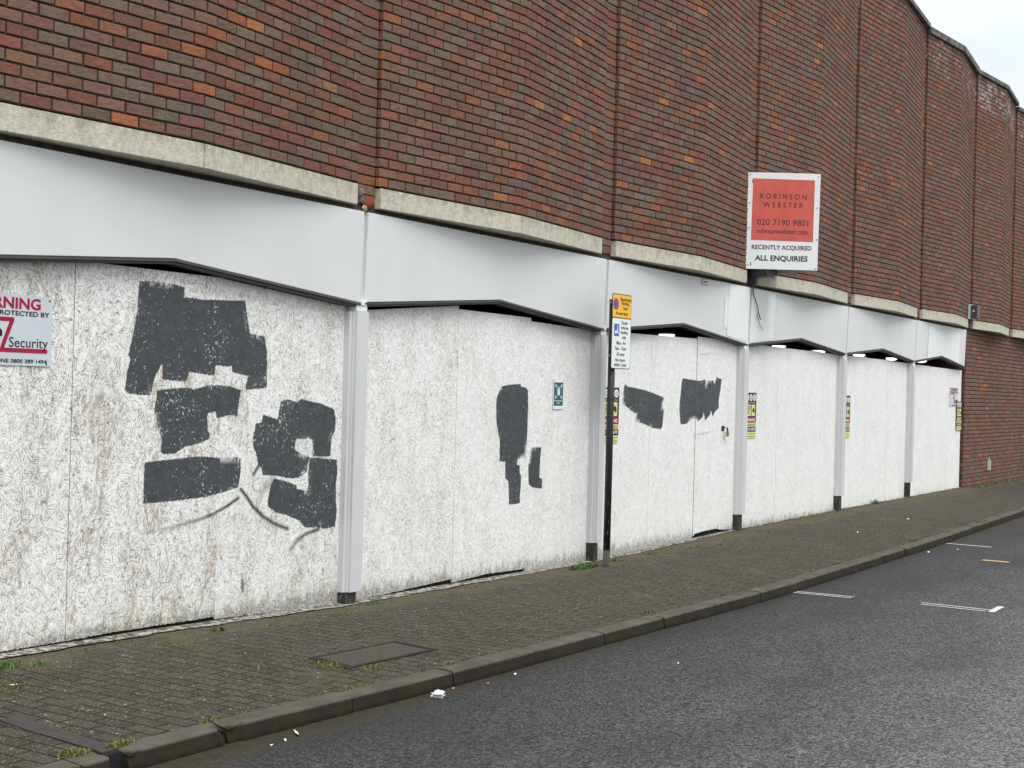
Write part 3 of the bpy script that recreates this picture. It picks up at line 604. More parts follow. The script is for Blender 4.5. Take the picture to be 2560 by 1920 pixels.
# ------------------------------------------------------------------ hoardings
PAINT = [
 [(-2.180,2.251),(-2.069,2.265),(-1.959,2.263),(-1.869,2.257),(-1.777,2.244),(-1.782,2.178),(-1.697,2.181),(-1.603,2.173),(-1.523,2.181),(-1.344,2.188),(-1.189,2.198),(-1.173,2.121),(-1.133,1.971),(-0.980,1.960),(-0.974,1.919),(-0.951,1.837),(-0.943,1.590),(-1.065,1.579),(-1.160,1.572),(-1.173,1.589),(-1.151,1.669),(-1.308,1.691),(-1.314,1.734),(-1.392,1.726),(-1.466,1.736),(-1.479,1.664),(-1.599,1.673),(-1.713,1.684),(-1.738,1.620),(-1.845,1.621),(-1.957,1.630),(-1.965,1.654),(-1.961,1.730),(-2.017,1.653),(-2.049,1.525),(-2.164,1.527),(-2.256,1.539),(-2.278,1.563),(-2.264,1.674),(-2.239,1.754),(-2.258,1.780),(-2.227,1.892),(-2.209,1.983),(-2.191,2.075),(-2.188,2.171)],
 [(-2.001,1.568),(-1.901,1.578),(-1.735,1.587),(-1.673,1.578),(-1.532,1.606),(-1.436,1.610),(-1.321,1.603),(-1.206,1.581),(-1.225,1.486),(-1.245,1.376),(-1.262,1.382),(-1.271,1.400),(-1.346,1.394),(-1.394,1.383),(-1.451,1.377),(-1.461,1.423),(-1.533,1.411),(-1.528,1.304),(-1.503,1.276),(-1.510,1.242),(-1.565,1.221),(-1.674,1.200),(-1.735,1.190),(-1.825,1.148),(-1.929,1.146),(-1.959,1.168),(-1.948,1.244),(-1.987,1.320),(-2.018,1.352),(-2.021,1.439),(-2.009,1.514)],
 [(-2.095,1.107),(-1.898,1.118),(-1.717,1.129),(-1.561,1.131),(-1.400,1.115),(-1.235,1.119),(-1.184,1.103),(-1.189,1.022),(-1.206,0.901),(-1.358,0.874),(-1.550,0.849),(-1.858,0.838),(-2.095,0.834),(-2.097,0.968)],
 [(-0.981,1.410),(-0.830,1.378),(-0.797,1.504),(-0.725,1.523),(-0.624,1.499),(-0.566,1.525),(-0.465,1.506),(-0.364,1.494),(-0.186,1.449),(-0.161,1.369),(-0.168,1.276),(-0.204,1.237),(-0.218,1.085),(-0.428,1.095),(-0.437,1.221),(-0.616,1.227),(-0.623,1.151),(-0.448,1.095),(-0.476,1.047),(-0.483,0.982),(-0.561,0.946),(-0.659,0.937),(-0.832,0.967),(-0.972,0.975),(-0.980,1.025),(-1.021,1.051),(-1.042,1.126),(-1.081,1.188),(-1.080,1.250),(-1.055,1.348),(-0.997,1.354)],
 [(-0.458,1.095),(-0.138,1.070),(-0.123,0.969),(-0.140,0.890),(-0.136,0.783),(-0.121,0.676),(-0.137,0.557),(-0.261,0.549),(-0.365,0.567),(-0.486,0.571),(-0.568,0.632),(-0.706,0.679),(-0.821,0.705),(-0.902,0.747),(-0.909,0.798),(-0.877,0.921),(-0.841,0.957),(-0.697,0.926),(-0.598,0.897),(-0.587,0.870),(-0.478,0.849),(-0.470,0.904),(-0.477,0.982)],
 [(2.180,1.661),(2.342,1.678),(2.495,1.685),(2.510,1.659),(2.595,1.653),(2.631,1.624),(2.643,1.448),(2.639,1.242),(2.629,0.996),(2.474,0.997),(2.468,0.946),(2.519,0.945),(2.523,0.872),(2.553,0.834),(2.545,0.718),(2.534,0.660),(2.543,0.586),(2.344,0.583),(2.333,0.684),(2.318,0.807),(2.263,0.824),(2.258,0.931),(2.264,0.974),(2.161,0.980),(2.157,1.162),(2.089,1.348),(2.082,1.503),(2.092,1.560),(2.142,1.632)],
 [(2.704,1.101),(2.908,1.100),(2.891,0.970),(2.885,0.814),(2.935,0.804),(2.935,0.700),(2.758,0.720),(2.685,0.755),(2.667,0.918),(2.684,1.035)],
 [(4.559,1.713),(4.608,1.712),(4.625,1.697),(4.815,1.682),(5.103,1.656),(5.316,1.622),(5.499,1.590),(5.530,1.574),(5.490,1.529),(5.476,1.471),(5.519,1.456),(5.512,1.371),(5.494,1.266),(5.460,1.235),(5.244,1.250),(5.067,1.290),(4.905,1.312),(4.820,1.320),(4.823,1.363),(4.838,1.398),(4.741,1.429),(4.650,1.469),(4.522,1.503),(4.524,1.548),(4.536,1.623)],
 [(5.967,1.809),(6.343,1.792),(6.437,1.787),(6.600,1.809),(6.629,1.737),(6.649,1.793),(6.830,1.801),(6.858,1.750),(6.913,1.840),(7.075,1.819),(7.046,1.694),(7.004,1.574),(7.011,1.470),(6.891,1.420),(6.834,1.356),(6.780,1.445),(6.771,1.396),(6.615,1.320),(6.573,1.420),(6.558,1.367),(6.409,1.305),(6.371,1.348),(6.190,1.315),(6.101,1.285),(5.956,1.284),(5.935,1.359),(5.910,1.481),(5.942,1.679)],
]
SPRAY = [
 [(-1.186,0.889),(-1.121,0.833),(-1.064,0.769),(-0.951,0.688),(-0.818,0.623),(-0.683,0.582)],
 [(-1.207,0.832),(-1.321,0.780),(-1.466,0.732),(-1.592,0.706),(-1.731,0.687),(-1.881,0.665),(-2.028,0.659)],
 [(-0.334,0.555),(-0.484,0.530),(-0.581,0.485),(-0.647,0.427)],
 [(-1.012,1.044),(-1.059,0.988)],
 [(-0.850,0.945),(-0.941,0.899),(-0.984,0.826)],
 [(-1.149,0.260),(-1.138,0.181)],
]
SPA = [(.013, 1.0, .8), (.010, 1.0, .2), (.013, .9, .4), (.012, 1, .7), (.022, .4, .25), (.009, .9, .6)]
def seg_d(P, A, C):
    A = np.array(A); C = np.array(C); d = C-A; t = np.clip(((P-A)@d)/(d@d+1e-12), 0, 1); return np.linalg.norm(P-(A+t[:, None]*d), axis=1), t
def sdist(P, poly):
    D = np.full(len(P), 9.); ins = np.zeros(len(P), bool); n = len(poly)
    for i in range(n):
        A, C = poly[i], poly[(i+1) % n]; d, _ = seg_d(P, A, C); D = np.minimum(D, d)
        cnd = ((A[1] > P[:, 1]) != (C[1] > P[:, 1])); xi = (C[0]-A[0])*(P[:, 1]-A[1])/((C[1]-A[1]) or 1e-9)+A[0]; ins ^= cnd & (P[:, 0] < xi)
    return np.where(ins, D, -D)
def board(parent, x0, x1, tops, bots, wear, clean, yo=0.0, name='board', step=.03):
    """tops / bots: polylines [(x,z)..]; front face is a fine grid carrying the paint masks"""
    nx = max(2, int((x1-x0)/step)); nz = max(2, int(2.3/step)); b = MB(); X = np.linspace(x0, x1, nx+1); y = YB+yo
    ragb = [rnd.uniform(0, .004)*(1 if i % 3 else 2) for i in range(nx+1)]
    V = []
    for i, x in enumerate(X):
        zt_, zb_ = interp(x, tops), interp(x, bots)+ragb[i]
        for k in range(nz+1): V.append((x, y, zb_+(zt_-zb_)*k/nz))
    b.v = V; m = nz+1
    for i in range(nx):
        for k in range(nz): b.f.append((i*m+k, (i+1)*m+k, (i+1)*m+k+1, i*m+k+1)); b.mi.append(0)
    P = np.array([(v[0], v[2]) for v in V]); sdv = np.full(len(P), -.2)
    for poly in PAINT:
        px = [p[0] for p in poly]
        if max(px) > x0-.1 and min(px) < x1+.1: sdv = np.maximum(sdv, sdist(P, poly))
    sp = np.zeros(len(P))
    for ln, (wd, a0, a1) in zip(SPRAY, SPA):
        if max(p[0] for p in ln) < x0 or min(p[0] for p in ln) > x1: continue
        for i in range(len(ln)-1):
            d, t = seg_d(P, ln[i], ln[i+1]); a = a0+(a1-a0)*(i+t)/(len(ln)-1); sp = np.maximum(sp, a*np.exp(-(d/(wd*(1+.8*(1-a))))**2))
    # edges and back
    n0 = len(b.v); e = []
    loop = [i*m for i in range(nx+1)]+[nx*m+k for k in range(1, m)]+[i*m+nz for i in range(nx-1, -1, -1)]+[k for k in range(nz-1, 0, -1)]
    for q in loop: v = V[q]; e.append(len(b.v)); b.v.append((v[0], v[1]+.017, v[2]))
    for i in range(len(loop)): j = (i+1) % len(loop); b.f.append((loop[i], e[i], e[j], loop[j])); b.mi.append(1)
    b.f.append(tuple(reversed(e))); b.mi.append(1)
    N = len(b.v); pad = N-n0
    at = {'paint': ('FLOAT', np.concatenate([sdv, np.full(pad, -.2)])), 'spray': ('FLOAT', np.concatenate([sp, np.zeros(pad)])),
          'wear': ('FLOAT', np.full(N, wear)), 'clean': ('FLOAT', np.full(N, clean))}
    return b.build(name, ['osb', 'wood'], parent, attrs=at)
G = 'boarded shop bays along the pavement'
HB = [
 dict(x=-3.93, lab='most weathered white strand board hoarding, leftmost, covered in large dark grey painted patches', boards=[
   (-3.92, -2.6895, [(-3.92, 2.22), (-3.23, 2.279), (-2.692, 2.319)], [(-3.92, .05), (-2.69, .046)], 1.0, -.1, 0), (-2.688, -1.4165, [(-2.688, 2.335), (-1.418, 2.331)], [(-2.7, .045), (-2.3, .050), (-1.42, .036)], 1.05, -.1, -.004),
   (-1.415, -.078, [(-1.415, 2.326), (-.078, 2.222)], [(-1.4, .018), (-.08, -.03)], .8, .0, 0)]),
 dict(x=.1, lab='white board hoarding with a tall dark painted block and green assembly sign', boards=[
   (.088, 1.452, [(.088, 2.205), (.2, 2.214), (1.452, 2.328)], [(.09, -.03), (.5, -.022), (1.45, .005)], .62, .2, 0), (1.455, 2.652, [(1.455, 2.298), (2.652, 2.292)], [(1.45, -.028), (2.0, -.005), (2.65, -.02)], .42, .4, 0),
   (2.656, 3.862, [(2.656, 2.261), (3.862, 2.236)], [(2.65, -.052), (3.9, -.05)], .3, .45, .003)]),
 dict(x=4.0, lab='white board hoarding with a padlocked door and two dark painted patches', boards=[
   (3.975, 5.18, [(3.975, 2.242), (5.18, 2.252)], [(3.9, -.05), (5.2, -.045)], .22, .35, 0), (5.183, 6.353, [(5.183, 2.252), (6.353, 2.265)], [(5.1, -.045), (6.36, -.025)], .2, .3, 0)]),
 dict(x=7.69, lab='plain white board hoarding just past the padlocked door, below the dangling cable', boards=[
   (7.69, 8.9, [(7.69, 2.225), (7.92, 2.243), (8.2, 2.270), (8.9, 2.266)], [(7.6, 0), (8.9, .002)], .2, .3, 0), (8.903, 10.08, [(8.9, 2.266), (10.08, 2.260)], [(8.9, .002), (10.1, .012)], .18, .3, 0), (10.084, 11.262, [(10.08, 2.268), (10.5, 2.266), (10.52, 2.257), (11.26, 2.253)], [(10.1, .012), (11.3, .02)], .2, .35, .002)]),
 dict(x=11.38, lab='plain white board hoarding under two bright soffit lights, second from the plain brick wall', boards=[
   (11.385, 12.573, [(11.385, 2.248), (12.573, 2.261)], [(11.3, .018), (12.6, .02)], .16, .45, 0), (12.576, 13.636, [(12.576, 2.248), (13.636, 2.248)], [(12.5, .02), (13.7, .023)], .16, .4, 0), (13.64, 14.768, [(13.64, 2.237), (14.768, 2.233)], [(13.6, .023), (14.8, .026)], .15, .45, 0)]),
 dict(x=14.85, lab='plain white board hoarding next to the plain brick wall, carrying two overlapping notices', boards=[
   (14.852, 16.07, [(14.852, 2.224), (16.07, 2.220)], [(14.8, .026), (16.1, .028)], .14, .45, 0), (16.073, 17.25, [(16.073, 2.214), (17.25, 2.208)], [(16, .028), (17.3, .03)], .14, .45, 0), (17.253, 18.21, [(17.253, 2.205), (18.21, 2.201)], [(17.2, .03), (18.3, .03)], .14, .5, 0)]),
]
HO = []
for q, d in enumerate(HB):
    h = thing('hoarding', d['lab'], 'hoarding', (d['x'], YB, interp(d['x'], GW)), G); HO.append(h)
    for (a, c, tp, bt, wr, cl, yo) in d['boards']: board(h, a, c, tp, bt, wr, cl, yo, step=.012 if q == 0 else .018 if q < 3 else .06)
# dark batten behind the bottoms
for q, h in enumerate(HO):
    xs_ = [v for bb in HB[q]['boards'] for v in bb[:2]]; b = MB(); xe = 7.54 if q == 2 else max(xs_)
    b.box(min(xs_)+.01, xe-.01, YB+.021, YB+.06, interp(min(xs_), GW)-.02, interp(min(xs_), GW)+.12); b.build('batten', 'inside', h)
# the door in the third bay
door = board(HO[2], 6.358, 7.556, [(6.358, 2.287), (7.05, 2.289), (7.556, 2.240)], [(6.36, .035), (7.0, .045), (7.2, .02), (7.556, -.0)], .2, .3, -.004, name='door', step=.018)
for zc in (2.118, 1.20, .058):
    b = MB(); b.prism([(6.37, YB-.0055, zc+.035), (6.37, YB-.0055, zc-.028), (6.76, YB-.0055, zc-.006), (6.76, YB-.0055, zc+.012)], (0, -.004, 0)); b.tube([(6.355, YB-.012, zc-.045), (6.355, YB-.012, zc+.05)], .008, 8)
    for u_, v_ in ((.06, .015), (.06, -.01), (.2, .005), (.34, .003)): b.tube([(6.37+u_, YB-.009, zc+v_), (6.37+u_, YB-.0125, zc+v_)], .006, 8)
    b.build('hinge', 'white', door, fix=True)
b = MB(); b.box(7.10, 7.17, YB-.012, YB-.0045, 1.205, 1.262); b.tube([(7.15, YB-.02, 1.245), (7.175, YB-.045, 1.235), (7.18, YB-.045, 1.19)], .006, 8); b.tube([(7.20, YB-.045, 1.225), (7.205, YB-.045, 1.19)], .006, 8); b.tube([(7.18, YB-.045, 1.235), (7.20, YB-.045, 1.235)], .006, 8)
hp = b.build('hasp', 'black', door, fix=True); b = MB(); b.box(7.165, 7.215, YB-.058, YB-.034, 1.135, 1.195); b.build('padlock', 'brass', hp, fix=True, bevel=.005)

# ------------------------------------------------------------------ notices fixed to the boards
X_, Z_, NY = (1, 0, 0), (0, 0, 1), (0, -1, 0)
def security_sign(x0, z0, scale, label):
    t_ = thing('security_sign', label, 'sign', (x0, YB-.004, z0), 'grey and crimson security notices')
    W_, H_ = .69*scale, .405*scale; s_ = scale
    fr = ((x0, YB-.004, z0), X_, Z_, NY); sheet(rectp(0, W_, 0, H_), fr, 'signgrey', t_, 'plate', .003)
    f2 = ((x0, YB-.0076, z0), X_, Z_, NY)
    def tx(body, u0, u1, v0, v1, m, bo=0): text(body, u0*s_, u1*s_, v0*s_, v1*s_, f2, m, t_, bold=bo)
    tx('WARNING', .085, .603, .325, .392, 'crimson', .03); tx('PREMISES PROTECTED BY', .055, .668, .287, .315, 'ink', .02)
    tx('n', .285, .337, .165, .208, 'ink', .03); tx('Security', .385, .662, .087, .163, 'ink', .0); tx('TELEPHONE 0800 389 1494', .155, .658, .015, .038, 'ink', .015)
    sheet([(u*s_, v*s_) for u, v in [(.03, .276), (.413, .276), (.42, .262), (.352, .100), (.655, .100), (.662, .088), (.655, .075), (.318, .075), (.318, .082), (.386, .252), (.03, .252)]], f2, 'crimson', t_, 'emblem')
    for u_, v_ in ((.668, .385), (.655, .012), (.02, .385), (.02, .012)):
        b = MB(); b.tube([(x0+u_*s_, YB-.0074, z0+v_*s_), (x0+u_*s_, YB-.0095, z0+v_*s_)], .006*s_, 10); b.build('screw', 'black', t_, fix=True)
    return t_
security_sign(-3.548, 1.691, 1.0, 'large grey security notice with crimson lettering at the left edge, cut by the frame')
security_sign(17.38, 1.530, .865, 'small far grey security notice with crimson lettering beside the plain brick wall')
def dog_sticker(xr, z1, h, label, y=YB-.006):
    w_ = .35; x0 = xr-w_; z0 = z1-h; t_ = thing('warning_notice', label, 'sign', (x0, y, z0), 'tall black and yellow warning notices'); k = h/.565
    fr = ((x0, y, z0), X_, Z_, NY); f2 = ((x0, y-.0016, z0), X_, Z_, NY); f3 = ((x0, y-.0032, z0), X_, Z_, NY); f4 = ((x0, y-.0046, z0), X_, Z_, NY)
    sheet(rectp(0, w_, 0, h), fr, 'ink', t_, 'plate')
    V = lambda v: h-v*k
    sheet(rectp(0, w_, V(.565), V(.49)), f2, 'paleyellow', t_, 'yellow_panel'); sheet(rectp(0, w_, V(.425), V(.375)), f2, 'paleyellow', t_, 'yellow_panel')
    sheet(rectp(0, w_, V(.368), V(.308)), f2, 'crimson', t_, 'red_panel')
    sheet(rectp(.03, .175, V(.292), V(.15)), f2, 'paleyellow', t_, 'yellow_panel'); sheet(rectp(.20, .31, V(.292), V(.15)), f2, 'paleyellow', t_, 'yellow_panel')
    for u_ in (.065, .175, .285): sheet(circ(u_, V(.062), .046, .043), f2, 'white', t_, 'emblem')
    for u_, ch in ((.065, 'C'), (.175, 'G'), (.285, 'O')): text(ch, u_-.022, u_+.022, V(.085), V(.04), f3, 'ink', t_)
    text('Services Group', .03, .31, V(.136), V(.118), f2, 'white', t_); text('WARNING', .02, .315, V(.358), V(.322), f3, 'white', t_, bold=.02)
    text('0 124 5670', .03, .325, V(.475), V(.438), f2, 'white', t_, bold=.015)
    sheet([(.218, V(.225)), (.235, V(.212)), (.24, V(.19)), (.262, V(.178)), (.268, V(.195)), (.290, V(.205)), (.294, V(.245)), (.27, V(.262)), (.262, V(.24)), (.235, V(.240))], f3, 'ink', t_, 'silhouette')
    for v_ in (.392, .408, .512, .545): sheet(rectp(.02, .325, V(v_+.004), V(v_-.002)), f3, 'slate', t_, 'small_print')
    for v_ in (.175, .195, .215, .235, .26): sheet(rectp(.045, .155-.03*(v_ > .2), V(v_+.006), V(v_-.004)), f3, 'ink', t_, 'small_print')
    return t_
dog_sticker(4.437, 1.676, .565, 'black and yellow warning notice half hidden behind the black sign post')
dog_sticker(8.165, 1.667, .562, 'black and yellow warning notice below the dangling cable, on the bay after the door')
dog_sticker(11.82, 1.668, .61, 'black and yellow warning notice beside the pillar under the brightest pair of soffit lights')
dog_sticker(18.205, 1.623, .525, 'black and yellow warning notice overlapping the small far security notice at the brick corner', YB-.016)
t_ = thing('assembly_sign', 'small green fire assembly point sign with white border left of the black post', 'sign', (3.083, YB-.004, 1.452))
f0 = ((3.083, YB-.0035, 1.452), X_, Z_, NY); f1 = ((3.083, YB-.006, 1.452), X_, Z_, NY); f2 = ((3.083, YB-.0076, 1.452), X_, Z_, NY)
sheet(rectp(0, .195, 0, .283), f0, 'white', t_, 'plate', .0025); sheet(rectp(.012, .183, .033, .255), f1, 'teal', t_, 'green_panel')
for sx, sz in ((-1, 1), (1, 1), (-1, -1), (1, -1)):
    cx_, cz_ = .0975+sx*.052, .168+sz*.053; a = [(0, 0), (sx*.006, sz*.030), (sx*.011, sz*.017), (sx*.026, sz*.032), (sx*.032, sz*.024), (sx*.018, sz*.010), (sx*.030, sz*.004)]
    sheet([(cx_-sx*.014+p[0], cz_-sz*.014+p[1]) for p in a], f2, 'white', t_, 'arrow')
for du in (-.016, .016, 0):
    sheet(circ(.0975+du, .200-abs(du)*.3+(.008 if du == 0 else 0), .0085), f2, 'white', t_, 'pictogram_head'); 
    sheet([(.0975+du-.010, .188), (.0975+du+.010, .188), (.0975+du+.008, .16), (.0975+du+.006, .132), (.0975+du-.006, .132), (.0975+du-.008, .16)], ((3.083, YB-.0076-(.0015 if du == 0 else 0), 1.452), X_, Z_, NY), 'white', t_, 'pictogram_body')
text('FIRE ASSEMBLY', .022, .173, .073, .085, f2, 'white', t_, bold=.01); text('POINT', .067, .128, .050, .062, f2, 'white', t_, bold=.01)
for u_, v_ in ((.01, .275), (.185, .275), (.01, .012), (.185, .012)):
    b = MB(); b.tube([(3.083+u_, YB-.006, 1.452+v_), (3.083+u_, YB-.0085, 1.452+v_)], .005, 8); b.build('screw', 'galv', t_, fix=True)
# little plate high on the fascia
t_ = thing('small_plate', 'tiny white plate with red border high on the fascia above the door', 'sign', (6.19, -.025, 2.885)); fr = ((6.19, -.0235, 2.875), X_, Z_, NY)
sheet(rectp(0, .185, 0, .062), fr, 'red', t_, 'plate', .002); sheet(rectp(.01, .175, .008, .054), ((6.19, -.0262, 2.875), X_, Z_, NY), 'white', t_, 'face'); text('IIGHT', .035, .15, .016, .045, ((6.19, -.0278, 2.875), X_, Z_, NY), 'slate', t_) if False else sheet(rectp(.03, .15, .022, .04), ((6.19, -.0278, 2.875), X_, Z_, NY), 'slate', t_, 'small_print')

# ------------------------------------------------------------------ parking sign on its post
PX, PY, GP = 3.60, -.268, -.030
p = thing('sign_post', 'black painted steel post carrying a yellow and white parking plate', 'sign post', (3.577, -.274, gz(3.577, -.274)))
b = MB(); b.tube([(3.577, -.274, -.04), (3.573, -.276, 1.2), (3.569, -.278, 2.50)], .0345, 24); b.tube([(3.569, -.278, 2.50), (3.569, -.278, 2.52)], .036, 24); b.build('post', 'post', p, fix=True, smooth=False)
for f in p.children[0].data.polygons: f.use_smooth = len(f.vertices) == 4
px0, pz0, py0 = 3.455, 1.853, -.326
PL = (((3.455, py0, pz0)), X_, Z_, NY)
def rrect(u0, u1, v0, v1, r, n=5):
    o = []
    for cx_, cy_, a0 in ((u1-r, v1-r, 0), (u0+r, v1-r, 90), (u0+r, v0+r, 180), (u1-r, v0+r, 270)):
        for k in range(n+1): a = math.radians(a0+90*k/n); o.append((cx_+r*math.cos(a), cy_+r*math.sin(a)))
    return o
plate = sheet(rrect(0, .40, 0, .722, .02), PL, 'black', p, 'sign_plate', .004)
A1 = ((px0, py0-.0046, pz0), X_, Z_, NY); A2 = ((px0, py0-.0062, pz0), X_, Z_, NY); A3 = ((px0, py0-.0078, pz0), X_, Z_, NY); A4 = ((px0, py0-.0094, pz0), X_, Z_, NY)
sheet(rrect(.008, .392, .496, .714, .015), A1, 'yellow', plate, 'yellow_panel'); sheet(rrect(.008, .392, .008, .486, .015), A1, 'white', plate, 'white_panel')
Vr = lambda r: .722-(r-208)/(1410-208)*.722
Uc = lambda c, r: (c-(320-(r-208)*.025))/305*.40
def ptx(body, c0, c1, r0, r1, rr): text(body, Uc(c0, rr), Uc(c1, rr), Vr(r1), Vr(r0), A2, 'ink', plate, bold=.008)
ptx('Restricted', 442, 606, 255, 318, 300); ptx('Parking', 462, 582, 325, 395, 370); ptx('Zone', 482, 556, 402, 452, 440); ptx('At any time', 368, 556, 490, 560, 540)
ptx('Goods', 458, 554, 635, 690, 690); ptx('vehicles', 445, 566, 718, 768, 760); ptx('loading', 448, 556, 790, 858, 840); ptx('only', 466, 528, 872, 935, 920)
ptx('Mon - Fri', 380, 520, 965, 1020, 1000); ptx('7am - 11am', 352, 528, 1050, 1108, 1090); ptx('20 mins', 378, 502, 1145, 1200, 1190); ptx('No return', 360, 512, 1238, 1292, 1280); ptx('within 1 hour', 334, 536, 1315, 1368, 1360)
sheet(circ(.072, .622, .056), A2, 'red', plate, 'ring'); sheet(circ(.072, .622, .046), A3, 'blue', plate, 'disc')
sheet([(.037, .652), (.044, .659), (.107, .592), (.100, .585)], A4, 'red', plate, 'slash')
sheet(rectp(.045, .150, .315, .432), A2, 'blue', plate, 'blue_panel')
sheet([(.062, .335), (.075, .332), (.086, .345), (.100, .338), (.108, .35), (.132, .33), (.138, .336), (.124, .352), (.118, .42), (.108, .42), (.104, .372), (.088, .364), (.07, .372), (.058, .352)], A3, 'white', plate, 'trolley_pictogram')
for zc in (2.49, 1.98):
    b = MB(); b.tube([(3.569, -.278, zc-.012), (3.569, -.278, zc+.012)], .039, 20); b.box(3.55, 3.59, -.326, -.312, zc-.012, zc+.012); b.box(3.505, 3.535, -.29, -.27, zc-.01, zc+.01); b.build('clip', 'galv', p, fix=True)
ct = thing('cable_tie', 'black cable tie round the sign post with a loose tail', 'cable tie', (3.572, -.276, 1.55)); b = MB(); b.tube([(3.572, -.276, 1.552), (3.572, -.276, 1.563)], .0375, 20); b.build('band', 'black', ct, fix=True)
b = MB(); b.tube([(3.54, -.30, 1.555), (3.50, -.31, 1.552), (3.45, -.30, 1.544)], [.004, .003, .002], 6); b.build('tail', 'black', ct)
b = MB(); b.tube([(3.60, -.25, 1.565), (3.66, -.23, 1.560)], [.003, .002], 6); b.build('tail', 'black', ct)

# ------------------------------------------------------------------ agent's V board on its bracket
Ap = Vector((7.470, -.005, 3.160)); Bp = Vector((7.934, -.75, 3.160)); R_ = (Bp-Ap).normalized(); NN = Vector((R_.y, -R_.x, 0)); NN = NN if NN.x < 0 else -NN
LR = (Bp-Ap).length; tilt = Vector((0, 0, 1))+R_*.010; tilt.normalize()
t_ = thing('agents_board', 'large white and red letting board jutting out from the brick wall', 'sign board', tuple(Ap))
fr = (tuple(Ap), tuple(R_), tuple(tilt), tuple(NN)); face = sheet([(0, 0), (LR, 0), (LR+.002, 1.165), (LR*.5, 1.168), (.004, 1.163)], fr, 'white', t_, 'front_panel', .006)
F1 = (tuple(Ap+NN*.0066), tuple(R_), tuple(tilt), tuple(NN)); F2 = (tuple(Ap+NN*.0084), tuple(R_), tuple(tilt), tuple(NN))
kx = LR/.952/1000
def bu(c, r): return (c-(343-(r-270)/1250*50))*kx/1.0*1.0
def bv(r): return 1.163*(1-(r-270)/1252)
sheet([(bu(378, 1140), bv(1145)), (bu(1190, 1155), bv(1155)), (bu(1220, 355), bv(352)), (bu(412, 345), bv(345))], F1, 'salmon', face, 'red_panel')
def btx(body, c0, c1, r0, r1, m, bo): 
    rr = (r0+r1)/2; text(body, bu(c0, rr), bu(c1, rr), bv(r1), bv(r0), F2 if m == 'plum' else F1, m, face, bold=bo)
btx('R O B I N S O N', 503, 1110, 538, 608, 'plum', .0); btx('W E B S T E R', 545, 1062, 650, 718, 'plum', .0); btx('020 7190 9801', 460, 1130, 873, 948, 'plum', .0); btx('robinsonwebster.com', 455, 1115, 993, 1058, 'plum', .0)
btx('RECENTLY ACQUIRED', 388, 1172, 1207, 1276, 'slate', .02); btx('ALL ENQUIRIES', 428, 1120, 1340, 1425, 'slate', .03)
for (c_, r_) in ((375, 292), (1268, 305), (365, 660), (1250, 710), (358, 988), (1240, 1122), (340, 1468), (1222, 1500)):
    P0 = Ap+R_*bu(c_, r_)+tilt*bv(r_)+NN*.0066; b = MB(); b.tube([tuple(P0), tuple(P0+NN*.006)], .009, 10); b.build('bolt', 'galv', face, fix=True)
Cq = Vector((8.36, -.03, 3.160)); R3 = (Cq-Bp).normalized(); N3 = Vector((R3.y, -R3.x, 0)); L3 = (Cq-Bp).length
b = MB(); b.prism([tuple(Bp+R3*.02), tuple(Cq), tuple(Cq+Vector((0, 0, 1.165))), tuple(Bp+R3*.02+Vector((0, 0, 1.165)))], tuple(N3*.006)); b.build('rear_panel', 'signgrey', t_, fix=True)
b = MB(); b.box(7.50, 8.30, -.075, -.050, 4.2, 4.24); b.build('rail', 'black', t_, fix=True)
b = MB()
b.box(7.50, 8.30, -.075, -.035, 3.20, 3.24)
b.hexa([(7.56, -.07, 3.19), (7.60, -.08, 3.19), (7.97, -.68, 3.19), (7.94, -.68, 3.19), (7.56, -.07, 3.23), (7.60, -.08, 3.23), (7.97, -.68, 3.23), (7.94, -.68, 3.23)])
b.box(7.58, 7.64, -.11, -.028, 2.98, 3.22); b.box(7.56, 7.80, -.26, -.06, 3.075, 3.150); b.build('bracket', 'black', t_, fix=True)
b = MB(); b.tube([(7.60, -.06, 2.99), (7.60, -.06, 3.2)], .016, 10); b.build('cable_gland', 'galv', t_, fix=True)

# ------------------------------------------------------------------ bits on the wall
b = MB(); b.tube([(7.695, -.035, 2.99), (7.70, -.034, 2.94), (7.71, -.032, 2.87), (7.77, -.038, 2.80), (7.84, -.040, 2.72), (7.87, -.036, 2.66), (7.93, -.032, 2.60), (7.96, -.034, 2.575)], .0065, 8); b.tube([(7.87, -.036, 2.66), (7.86, -.03, 2.60), (7.96, -.03, 2.50), (8.06, -.03, 2.455)], .004, 8)
tag(b.build('cable', 'cable', loc=(7.695, -.035, 2.99)), 'thin grey cable dangling over the fascia below the red and white board', 'cable')
a = thing('alarm_box', 'small brown alarm box with pale side on the upper brick wall', 'alarm box', (18.25, -.04, 3.15))
b = MB(); b.box(18.13, 18.40, -.185, -.068, 3.165, 3.405); b.build('box', 'alarm', a, fix=True, bevel=.006)
b = MB(); b.box(18.10, 18.43, -.066, -.032, 3.15, 3.42); b.build('back_plate', 'signgrey', a, fix=True)
b = MB(); b.prism([(18.1295, -.15, 3.28), (18.1295, -.10, 3.28), (18.1295, -.125, 3.33)], (-.002, 0, 0)); b.build('emblem', 'signgrey', a, fix=True)
b = MB(); b.box(20.13, 20.19, -.03, .028, .29, .48); b.tube([(20.16, -.0, .48), (20.16, .0, .52)], .014, 8)
tag(b.build('conduit', 'signgrey', loc=(20.16, 0, .29), fix=True, bevel=.004), 'short pale conduit low on the plain brick wall', 'conduit')

